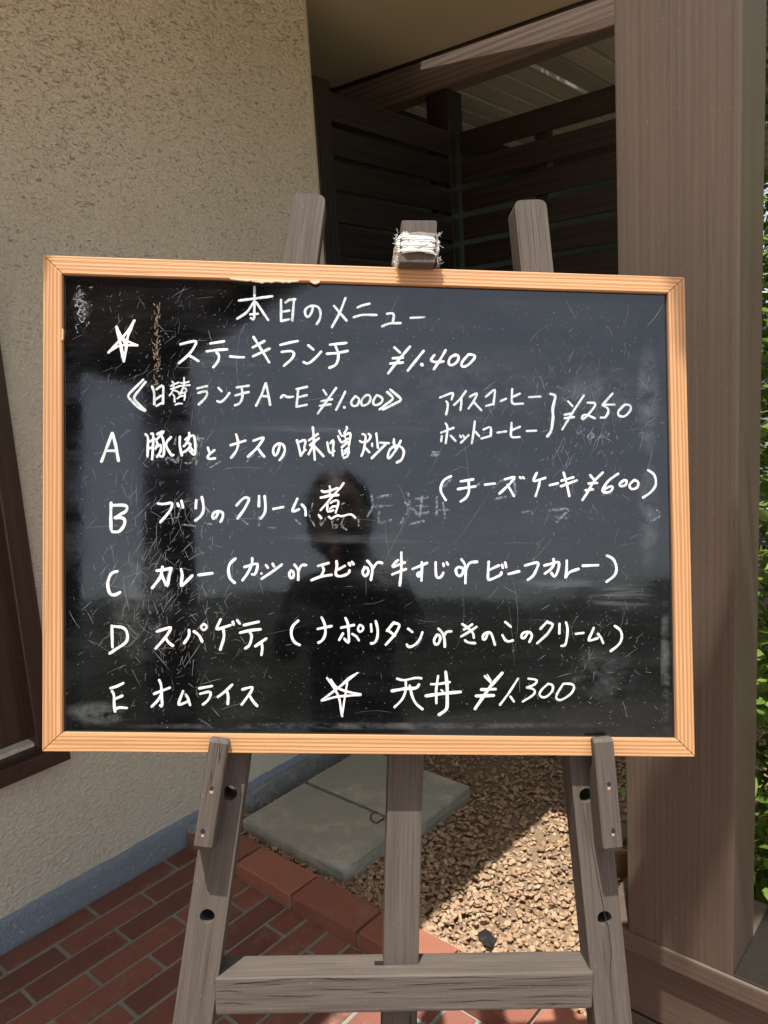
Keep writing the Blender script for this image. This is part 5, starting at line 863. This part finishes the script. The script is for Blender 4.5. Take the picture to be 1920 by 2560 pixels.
 'spaghetti': ['40:-3375,-1566 -3362,-1842', '40:-3359,-1574 -3323,-1576 -3285,-1577 -3250,-1581 -3222,-1590 -3202,-1607 -3187,-1629 -3178,-1654 -3172,-1679 -3168,-1703 -3168,-1728 -3173,-1753 -3186,-1777 -3211,-1800 -3246,-1824 -3282,-1846 -3313,-1866 -3337,-1883 -3357,-1897 -3376,-1910 -3396,-1923', '40:-2793,-1637 -2595,-1571 -2671,-1702 -2805,-1857', '40:-2687,-1710 -2645,-1783 -2584,-1821', '40:-2380,-1619 -2378,-1637 -2376,-1655 -2375,-1673 -2379,-1693 -2390,-1715 -2405,-1739 -2423,-1764 -2439,-1788', '40:-2315,-1635 -2298,-1647 -2280,-1658 -2264,-1670 -2249,-1684 -2237,-1702 -2227,-1723 -2217,-1745 -2207,-1766', '34:-2186,-1537 -2198,-1547 -2211,-1557 -2221,-1568 -2226,-1578 -2224,-1590 -2215,-1603 -2204,-1614 -2193,-1619 -2180,-1614 -2164,-1603 -2151,-1590 -2145,-1578 -2149,-1567 -2160,-1557 -2174,-1547 -2186,-1537', '40:-1972,-1479 -2039,-1618 -1844,-1552', '40:-1933,-1618 -1929,-1639 -1925,-1658 -1922,-1680 -1923,-1708 -1931,-1744 -1943,-1785 -1957,-1829 -1970,-1871', '40:-1812,-1511 -1802,-1544', '40:-1755,-1491 -1722,-1530', '40:-1668,-1551 -1477,-1506', '40:-1715,-1650 -1582,-1617 -1451,-1605', '40:-1598,-1633 -1588,-1646 -1578,-1658 -1569,-1672 -1564,-1690 -1565,-1717 -1570,-1748 -1578,-1780 -1587,-1805 -1599,-1822 -1614,-1834 -1629,-1844 -1644,-1854', '40:-1376,-1726 -1514,-1825', '40:-1441,-1780 -1416,-1821 -1434,-1936', '40:-960,-1491 -980,-1509 -1001,-1526 -1019,-1545 -1034,-1565 -1043,-1590 -1048,-1617 -1050,-1645 -1049,-1672 -1043,-1699 -1033,-1726 -1020,-1751 -1006,-1771 -991,-1784 -973,-1793 -955,-1799 -937,-1807', '37:-702,-1597 -521,-1559', '37:-652,-1448 -640,-1470 -628,-1491 -617,-1514 -609,-1539 -603,-1568 -600,-1602 -598,-1635 -601,-1664 -607,-1689 -618,-1712 -630,-1732 -642,-1748 -653,-1758 -665,-1765 -678,-1770 -690,-1776', '37:-392,-1580 -225,-1544', '37:-338,-1454 -302,-1510 -293,-1677 -285,-1802 -349,-1726', '37:-370,-1656 -418,-1740', '37:-244,-1663 -195,-1691 -160,-1743', '33:-148,-1544 -156,-1556 -165,-1569 -172,-1581 -175,-1593 -172,-1605 -165,-1618 -156,-1629 -147,-1635 -136,-1633 -124,-1626 -112,-1617 -105,-1607 -103,-1595 -104,-1581 -108,-1568 -113,-1558 -119,-1552 -128,-1549 -138,-1546 -148,-1544', '37:-1,-1536 7,-1627', '37:62,-1494 69,-1518 76,-1542 83,-1566 87,-1592 89,-1620 90,-1649 88,-1678 85,-1704 79,-1725 71,-1745 61,-1761 51,-1774 39,-1780 27,-1783 14,-1783 2,-1785', '37:301,-1507 211,-1619', '37:308,-1518 393,-1528 323,-1661 198,-1801', '37:218,-1605 317,-1682', '37:492,-1590 546,-1632', '37:477,-1800 481,-1809 485,-1819 491,-1827 501,-1831 516,-1830 536,-1826 558,-1818 578,-1807 597,-1792 616,-1773 633,-1751 648,-1730 658,-1708 666,-1685 672,-1662 680,-1639', '37:873,-1673 863,-1687 853,-1701 844,-1715 838,-1729 836,-1745 837,-1762 840,-1777 846,-1788 854,-1795 865,-1798 877,-1797 888,-1792 898,-1781 907,-1764 914,-1746 919,-1729 920,-1714 918,-1699 914,-1686 908,-1676 901,-1671 892,-1670 883,-1671 873,-1670', '37:894,-1589 958,-1645 980,-1743 980,-1827', '37:972,-1687 978,-1672 984,-1656 991,-1641 1000,-1631 1013,-1626 1030,-1624 1047,-1624 1064,-1624', '36:1212,-1527 1292,-1577 1373,-1656 1366,-1706', '36:1235,-1599 1343,-1531', '36:1199,-1689 1307,-1627 1401,-1562', '36:1250,-1742 1260,-1750 1269,-1758 1279,-1765 1294,-1771 1313,-1774 1336,-1776 1360,-1777 1383,-1778', '36:1554,-1634 1547,-1657 1540,-1682 1533,-1704 1525,-1720 1516,-1729 1505,-1732 1496,-1731 1489,-1727 1485,-1719 1484,-1705 1484,-1690 1489,-1677 1498,-1664 1510,-1651 1525,-1640 1539,-1634 1554,-1631 1569,-1632 1584,-1637 1598,-1648 1609,-1668 1619,-1696 1627,-1725 1634,-1748 1640,-1764 1643,-1777 1646,-1787 1649,-1799', '36:1786,-1496 1859,-1558', '36:1750,-1673 1759,-1689 1768,-1706 1777,-1721 1787,-1734 1797,-1743 1808,-1749 1819,-1753 1831,-1755 1844,-1754 1859,-1750 1874,-1745 1889,-1740', '36:2093,-1632 2082,-1652 2071,-1672 2060,-1691 2049,-1704 2037,-1710 2024,-1712 2013,-1709 2005,-1704 2002,-1695 2003,-1681 2006,-1666 2013,-1654 2023,-1644 2038,-1635 2055,-1628 2071,-1625 2086,-1624 2103,-1627 2118,-1632 2129,-1639 2137,-1649 2142,-1661 2145,-1675 2144,-1689 2139,-1705 2130,-1723 2120,-1741 2111,-1759', '36:2352,-1487 2260,-1585', '36:2363,-1501 2443,-1515 2356,-1653 2217,-1776', '36:2516,-1518 2514,-1645', '36:2604,-1500 2611,-1521 2618,-1540 2623,-1561 2626,-1587 2626,-1621 2622,-1660 2617,-1699 2612,-1731 2608,-1755 2603,-1774 2598,-1789 2590,-1801 2580,-1807 2568,-1809 2556,-1810 2543,-1811', '36:2737,-1651 2839,-1637', '36:2979,-1571 2942,-1658 2895,-1752 3030,-1708', '36:3038,-1650 3078,-1701 3107,-1770', '36:3266,-1544 3285,-1557 3306,-1569 3325,-1583 3340,-1599 3350,-1618 3358,-1639 3362,-1662 3362,-1686 3359,-1710 3352,-1736 3341,-1762 3325,-1787 3302,-1810 3272,-1833 3241,-1855 3210,-1877'],
 'omelette': ['37:-3377,-2374 -3299,-2354 -3216,-2308', '37:-3357,-2413 -3330,-2439 -3327,-2622 -3313,-2675', '37:-3303,-2507 -3226,-2472', '37:-3314,-2642 -3256,-2622 -3165,-2629', '37:-2817,-2446 -2616,-2367', '37:-2754,-2269 -2728,-2308 -2715,-2531 -2705,-2636 -2736,-2597', '37:-2725,-2453 -2763,-2531 -2844,-2610', '37:-2445,-2413 -2514,-2603 -2378,-2545', '37:-2405,-2459 -2398,-2470 -2392,-2480 -2385,-2491 -2378,-2505 -2371,-2524 -2365,-2545 -2358,-2568 -2351,-2590', '37:-2236,-2376 -2073,-2345', '37:-2222,-2446 -2072,-2407 -2084,-2466 -2116,-2532 -2183,-2584', '37:-1810,-2328 -1895,-2413 -1992,-2486', '37:-1875,-2413 -1855,-2459 -1863,-2578', '37:-1674,-2389 -1527,-2347 -1565,-2426 -1682,-2584', '37:-1578,-2473 -1538,-2545 -1481,-2604'],
 'tendon': ['26:-172,-2173 -278,-2229 -410,-2355 -640,-2527', '26:-192,-2189 -291,-2269 -502,-2434 -640,-2527', '32:-640,-2534 -435,-2481 -129,-2461', '32:-129,-2454 -303,-2421 -450,-2368 -524,-2262', '32:-571,-2242 -476,-2375 -408,-2494 -380,-2693 -368,-2739', '26:-369,-2732 -341,-2521 -304,-2282', '32:350,-2248 431,-2275 625,-2228 672,-2244', '45:285,-2408 472,-2375 626,-2375 639,-2328', '34:465,-2282 466,-2311 468,-2341 469,-2371 466,-2401 459,-2432 449,-2462 436,-2492 420,-2521 399,-2547 373,-2572 346,-2596 320,-2620', '37:519,-2341 554,-2494 608,-2588 689,-2647', '34:801,-2321 888,-2321 1050,-2292', '45:735,-2474 970,-2441 1192,-2421', '37:894,-2215 868,-2388 874,-2568', '47:995,-2161 1016,-2348 1018,-2654 911,-2721', '26:936,-2395 959,-2415', '32:1516,-2214 1591,-2294', '22:1550,-2194 1598,-2274', '47:1747,-2174 1592,-2348 1390,-2641', '41:1470,-2391 1659,-2385', '47:1403,-2475 1633,-2468', '32:1960,-2247 1836,-2441 1721,-2591', '32:1861,-2484 1907,-2548', '32:2100,-2247 2236,-2260 2189,-2328 2080,-2364', '32:2080,-2364 2106,-2369 2134,-2373 2158,-2379 2175,-2388 2186,-2401 2191,-2417 2188,-2435 2176,-2455 2149,-2476 2110,-2500 2067,-2524 2026,-2548', '32:2366,-2314 2340,-2336 2313,-2359 2289,-2381 2271,-2401 2258,-2420 2250,-2439 2247,-2455 2250,-2468 2262,-2480 2281,-2491 2303,-2497 2325,-2495 2350,-2483 2377,-2462 2402,-2437 2421,-2415 2430,-2393 2434,-2371 2432,-2350 2427,-2334 2417,-2325 2401,-2320 2383,-2318 2366,-2314', '32:2570,-2314 2548,-2347 2525,-2382 2504,-2414 2489,-2441 2479,-2464 2473,-2482 2471,-2496 2475,-2509 2485,-2519 2500,-2528 2520,-2532 2544,-2529 2575,-2515 2614,-2492 2651,-2466 2680,-2442 2698,-2417 2711,-2391 2717,-2367 2718,-2348 2712,-2334 2700,-2325 2684,-2319 2666,-2314 2645,-2312 2621,-2312 2595,-2313 2570,-2314'],
 'ghost': ['37:-9,175 18,22 -58,-107', '37:68,151 247,178', '37:44,22 274,50', '37:95,-54 84,-208 250,-155', '37:478,206 505,27 379,-205', '37:441,78 583,-49', '37:582,130 736,158', '37:659,170 635,-100', '37:595,28 737,42', '37:583,-75 750,-47', '37:507,-204 687,-164', '37:865,159 854,-98', '37:892,-20 1021,-6', '37:943,83 970,-122', '37:2371,-5 2659,23 2476,-159', '37:2450,-82 2607,-106', '37:2006,-35 2084,-21', '37:2123,-21 2150,-59', '37:3843,10 3895,-68 3763,-134', '37:941,289 1044,393', '37:1355,294 1484,372', '37:1615,297 1744,401 1900,403', '37:1900,377 1927,197 1641,142', '37:2761,1037 2840,1091', '37:2893,987 2945,1066 2998,989 2919,962', '37:3077,990 3116,1082 3209,1044 3130,978 3077,990', '37:783,751 886,757', '37:783,712 874,718', '26:-691,-157 -682,-261 -611,-130', '26:-511,-144 -495,-198 -450,-151', '26:-374,-135 -407,-212', '26:-530,-167 -518,-263', '26:-495,-228 -438,-220 -491,-282', '26:-418,-243 -334,-288', '26:-343,-185 -388,-227', '26:-182,-114 -177,-241', '26:-364,72 -414,41', '26:-2713,622 -2687,556', '26:-2587,908 -2606,816', '26:-2538,665 -2557,573', '26:-2653,643 -2582,573', '26:-2306,932 -2321,576', '26:-2280,867 -2310,841', '26:-2703,641 -2583,562 -2533,710', '26:-2478,577 -2399,551 -2322,686', '26:-2233,901 -2320,552', '26:-2312,886 -2233,901', '26:-2134,515 -2003,596', '26:-2888,678 -2782,640', '26:-1672,587 -1567,696', '26:-1513,656 -1461,684', '26:-2651,-74 -2586,-240 -2507,-10', '26:-2483,-239 -2317,-259', '26:-2235,-216 -2090,-235', '26:-2197,-6 -2028,-193', '26:-1801,-107 -1633,-231', '26:-1489,-125 -1487,-251', '26:-1361,-271 -1278,-266', '26:-780,71 -841,-98 -755,-244', '26:-1008,-162 -944,-225']}
TITLES = {'title': 'heading reading today\'s menu in white marker', 'steak': 'star and steak lunch line with price 1.400 yen', 'lunch': 'daily lunch A to E line with price 1.000 yen in double brackets',
 'coffee': 'iced and hot coffee lines with bracket and price 250 yen', 'pork': 'line A, pork and aubergine fried with miso', 'cheese': 'cheesecake line in brackets with price 600 yen', 'yellowtail': 'line B, creamed yellowtail',
 'curry': 'line C, curry choices', 'spaghetti': 'line D, spaghetti choices', 'omelette': 'line E, omelette rice', 'tendon': 'star and tempura bowl line with price 1,300 yen', 'ghost': 'half wiped grey writing left from earlier menus'}
def ribbon(P, wd, z, V, Fq, taper=1.0, zc=0.00022):
    P = [Vector(p) for p in P]
    # resample
    Q = [P[0]]
    for p in P[1:]:
        L = (p-Q[-1]).length; k = max(1, int(L/0.0035))
        s = Q[-1].copy()
        for i in range(1, k+1): Q.append(s.lerp(p, i/k))
    if len(Q) < 2: return
    # soften corners a little
    if len(Q) > 4:
        for _ in range(2): Q = [Q[0]] + [Q[i]*0.6 + (Q[i-1]+Q[i+1])*0.2 for i in range(1, len(Q)-1)] + [Q[-1]]
    n_ = len(Q); rows = []
    d0 = (Q[1]-Q[0]).normalized(); d1 = (Q[-1]-Q[-2]).normalized()
    pts = [(Q[0]-d0*wd*0.48, 0.30), (Q[0]-d0*wd*0.36, 0.70)] + [(q, 1.0) for q in Q] + [(Q[-1]+d1*wd*0.36, 0.70), (Q[-1]+d1*wd*0.48, 0.30)]
    nb = len(V); m = len(pts); ph = random.random()*10
    for i, (q, f) in enumerate(pts):
        t = (pts[min(i+1, m-1)][0]-pts[max(i-1, 0)][0]).normalized(); s = Vector((-t.y, t.x))
        h = wd/2*f*(1+0.09*math.sin(i*0.9+ph)+0.05*random.uniform(-1, 1)); zz = z + i*2e-7
        V.append((q.x-s.x*h, q.y-s.y*h, zz)); V.append((q.x, q.y, zz+zc*f)); V.append((q.x+s.x*h, q.y+s.y*h, zz))
    for i in range(m-1):
        a_ = nb+3*i; Fq.append((a_, a_+3, a_+4, a_+1)); Fq.append((a_+1, a_+4, a_+5, a_+2))
for ln, strokes in LINES.items():
    V, Fq = [], []; z = WBS + (0.00035 if ln != 'ghost' else 0.00012)
    for s in strokes:
        wd, pts = s.split(':'); wd = int(wd)*1e-4
        P = [tuple(int(c)*1e-4 for c in p.split(',')) for p in pts.split(' ')]
        ribbon(P, wd*(0.90 if ln != 'ghost' else 0.9), z, V, Fq); z += 0.000006
    mat = M_['ghost'] if ln == 'ghost' else (M_['marker_grey'] if ln in ('title', 'lunch', 'coffee') else M_['marker'])
    mesh_obj('lettering', pydata('lettering', V, Fq, True), cbd, MB, mat, label=TITLES[ln], kind='stuff' if ln == 'ghost' else None)
# ---- scratches, chalk flecks
V, Fq = [], []; Vr, Fr = [], []
def scr(x, y, L, a, wd, V=V, Fq=Fq, curl=0.3, z=None):
    p = Vector((x, y)); P = [p.copy()]
    k = max(2, int(L/0.006)); cu = random.gauss(0, curl)
    for i in range(k): p = p + Vector((math.cos(a), math.sin(a)))*(L/k); a += cu/k; P.append(p.copy())
    if not all(-0.398 < q.x < 0.396 and -0.292 < q.y < 0.293 for q in P): return
    nb = len(V); zz = (WBS + 0.00006 + random.uniform(0, 0.00004)) if z is None else z
    for i, q in enumerate(P):
        t = (P[min(i+1, k)]-P[max(i-1, 0)]).normalized(); s = Vector((-t.y, t.x)); h = wd/2*(0.25+0.75*math.sin(math.pi*(i+.5)/(k+1)))*random.uniform(.5, 1.2)
        V.append((q.x-s.x*h, q.y-s.y*h, zz)); V.append((q.x+s.x*h, q.y+s.y*h, zz))
    for i in range(k): Fq.append((nb+2*i, nb+2*i+2, nb+2*i+3, nb+2*i+1))
def cluster(n_, cx, cy, sx, sy, L0, L1, w0, w1, ang=None, asp=1.3):
    for _ in range(n_):
        a = random.uniform(0, math.pi) if ang is None else random.gauss(ang, asp)
        scr(random.gauss(cx, sx), random.gauss(cy, sy), random.uniform(L0, L1)*random.choice((.25, .4, .6, 1, 1.5)), a, random.uniform(w0, w1))
cluster(380, -0.272, -0.130, 0.052, 0.075, .003, .026, .00018, .0006, 1.3, .7)
cluster(120, -0.275, -0.02, 0.060, 0.07, .003, .022, .00015, .0005, 1.4, .6)
cluster(210, -0.275, 0.185, 0.055, 0.06, .003, .022, .00012, .0004, 1.3, .7)
cluster(210, 0.285, 0.125, 0.045, 0.06, .003, .026, .00014, .00045, 1.35, .5)
cluster(170, 0.300, -0.17, 0.048, 0.07, .002, .016, .00015, .0005, 1.3, .8)
cluster(130, 0.02, -0.12, 0.26, 0.12, .002, .014, .00014, .00042)
cluster(100, 0.02, 0.12, 0.27, 0.12, .002, .014, .00012, .00035)
cluster(34, 0.1, 0.02, 0.26, 0.18, .03, .075, .00016, .0003, 1.2, .5)
cluster(30, -0.05, -0.02, 0.25, 0.19, .03, .11, .00013, .00026, 0.05, .12)
for _ in range(750): scr(random.uniform(-.39, .39), random.uniform(-.29, .29), random.uniform(.0005, .0016), random.uniform(0, 3), random.uniform(.0004, .0010))
for x_ in range(60): scr(-0.392+abs(random.gauss(0, .008)), 0.262+random.gauss(0, .016), random.uniform(.002, .006), random.uniform(0, 3), random.uniform(.0006, .0018))
mesh_obj('scratches', pydata('scratches', V, Fq), cbd, MB, M_['scratch'], kind='stuff')
for _ in range(120): scr(-0.286+random.gauss(0, .0022), random.uniform(.155, .265), random.uniform(.001, .005), random.gauss(1.57, .8), random.uniform(.0006, .0018), Vr, Fr, z=WBS+0.00011)
for _ in range(45): scr(0.29+random.gauss(0, .05), 0.10+random.gauss(0, .06), random.uniform(.001, .010), random.uniform(0, 3), random.uniform(.0003, .0012), Vr, Fr, z=WBS+0.00011)
for _ in range(30): scr(-0.23+random.gauss(0, .03), -0.18+random.gauss(0, .03), random.uniform(.003, .012), random.uniform(0, 3), random.uniform(.0003, .0008), Vr, Fr, z=WBS+0.00011)
for _ in range(4): scr(0.05+random.gauss(0, .15), -0.05+random.gauss(0, .1), random.uniform(.03, .06), 1.5+random.gauss(0, .3), .0004, Vr, Fr, z=WBS+0.00011)
mesh_obj('brown_scuffs', pydata('brown_scuffs', Vr, Fr), cbd, MB, M_['rustmark'], kind='stuff')

# ================================================================ BEHIND THE CAMERA (seen mirrored in the glossy board)
ep = thing('entrance_porch', 'dark timber entrance porch behind the photographer, mirrored in the board', 'porch', (0.55, -2.0, 0))
box('porch_roof', (-2.0, 0.66, -2.26, -0.78, 2.905, 3.0), M_['stain'], ep, 0, 1, 'y')
box('fascia', (0.60, 0.66, -2.26, -0.78, 2.82, 2.903), M_['stain'], ep, 0.004, 1, 'y')
box('fascia', (-2.0, 0.598, -2.26, -2.20, 2.82, 2.903), M_['stain'], ep, 0.004, 1, 'x')
box('porch_column', (0.49, 0.665, -1.99, -1.80, 0, 2.818), M_['stain'], ep, 0.004, 1, 'z')
box('porch_column', (0.10, 0.20, -2.14, -2.03, 0, 2.818), M_['stain'], ep, 0.004, 1, 'z')
def skin(name, V, E, R, mat, parent, M=None, sub=2):
    me = bpy.data.meshes.new(name+'_cage'); me.from_pydata(V, E, []); o = bpy.data.objects.new(name+'_cage', me); COL.objects.link(o)
    md = o.modifiers.new('s', 'SKIN'); 
    for i, r in enumerate(R):
        sv = me.skin_vertices[0].data[i]; sv.radius = (r, r) if not isinstance(r, tuple) else r; sv.use_root = (i == 0)
    sb = o.modifiers.new('u', 'SUBSURF'); sb.levels = sub
    dg = bpy.context.evaluated_depsgraph_get(); me2 = bpy.data.meshes.new_from_object(o.evaluated_get(dg)); 
    bpy.data.objects.remove(o); me2.polygons.foreach_set('use_smooth', [True]*len(me2.polygons)); me2.materials.clear(); me2.name = name
    return mesh_obj(name, me2, parent, M, mat)
RP = Matrix.Rotation(math.radians(41.2), 4, 'Z')     # photographer faces the board
ps = thing('person', 'photographer in dark clothes raising a phone with both hands, mirrored in the board', 'person', (0.3, -0.32, 0))
Vb = [(0, -.44, .93), (0, -.44, 1.08), (0, -.42, 1.24), (0, -.41, 1.38), (0, -.39, 1.46), (-.01, -.36, 1.56),
      (-.15, -.41, 1.39), (-.205, -.30, 1.20), (-.075, -.085, 1.385), (.15, -.41, 1.39), (.205, -.30, 1.20), (.062, -.085, 1.385),
      (-.09, -.44, .88), (-.10, -.42, .48), (-.11, -.46, .09), (-.12, -.33, .03), (.09, -.44, .88), (.10, -.40, .48), (.11, -.44, .09), (.13, -.31, .03)]
Eb = [(0, 1), (1, 2), (2, 3), (3, 4), (4, 5), (3, 6), (6, 7), (7, 8), (3, 9), (9, 10), (10, 11), (0, 12), (12, 13), (13, 14), (14, 15), (0, 16), (16, 17), (17, 18), (18, 19)]
Rb = [(.15, .11), (.14, .10), (.15, .11), (.13, .09), .055, .055, .060, .042, .027, .060, .042, .027, .085, .058, .040, .038, .085, .058, .040, .038]
skin('body', Vb, Eb, Rb, M_['shirt'], ps, RP)
def ellipsoid(name, c, r, mat, parent, fn=None, sub=4):
    bm = bmesh.new(); bmesh.ops.create_icosphere(bm, subdivisions=sub, radius=1)
    for v in bm.verts:
        p = v.co.copy()
        if fn: p = fn(p)
        v.co = Vector((c[0]+p.x*r[0], c[1]+p.y*r[1], c[2]+p.z*r[2]))
    return mesh_obj(name, bm_mesh(name, bm, True), parent, RP, mat)
def face(p):
    q = p.copy()
    if p.y > 0.3 and abs(p.x) < 0.28: q.y += 0.16*max(0, 1-abs(p.z+0.12)/0.28)*(1-abs(p.x)/0.28)        # nose
    if p.y > 0.3: q.y -= 0.07*max(0, 1-abs(p.z-0.08)/0.14)*(1 if 0.15 < abs(p.x) < 0.6 else 0)              # eye sockets
    if p.z < -0.3: q.x *= 1-0.28*(-p.z-0.3)/0.7
    return q
hd = ellipsoid('head', (-.015, -.315, 1.625), (.078, .096, .118), M_['skin'], ps, face)
for s in (-1, 1):
    ellipsoid('ear', (-.015+s*.080, -.325, 1.620), (.012, .020, .032), M_['skin'], ps, None, 2)
    ellipsoid('eye', (-.015+s*.030, -.229, 1.635), (.012, .008, .007), M_['hair'], ps, None, 2)
ellipsoid('mouth', (-.015, -.224, 1.567), (.024, .006, .005), M_['rustmark'], ps, None, 2)
def hairf(p):
    q = p.copy()
    if p.y > 0.2 and p.z < 0.55: q = Vector((p.x*.9, p.y*.55, p.z))
    return q*(1+0.04*math.sin(p.x*17)*math.sin(p.z*13))
ellipsoid('hair', (-.015, -.345, 1.625), (.108, .112, .150), M_['hair'], ps, hairf)
ph = box('phone', (-.036, .036, -.024, -.016, 1.375, 1.520), M_['phone'], None, 0.003, 2, 'z', RP, label='black phone held up by the photographer', category='phone')
for s in (-1, 1):
    palm = [(s*.066, -.075, 1.395), (s*.056, -.050, 1.415), (s*.050, -.040, 1.435)]
    hand = skin('hand', palm, [(0, 1), (1, 2)], [(.024, .018), (.026, .014), (.022, .011)], M_['skin'], ps, RP, 1)
    for k in range(4):
        z = 1.400+0.018*k
        skin('finger', [(s*.052, -.046, z), (s*.047, -.022, z+.003), (s*.038, -.009, z+.004), (s*.026, -.0095, z+.004)], [(0, 1), (1, 2), (2, 3)], [.0085, .008, .0055, .005], M_['skin'], hand, RP, 1)
    skin('thumb', [(s*.052, -.060, 1.405), (s*.036, -.046, 1.425), (s*.022, -.033, 1.440)], [(0, 1), (1, 2)], [.011, .0095, .008], M_['skin'], hand, RP, 1)
print('bricks', count, 'objects', len(bpy.data.objects))
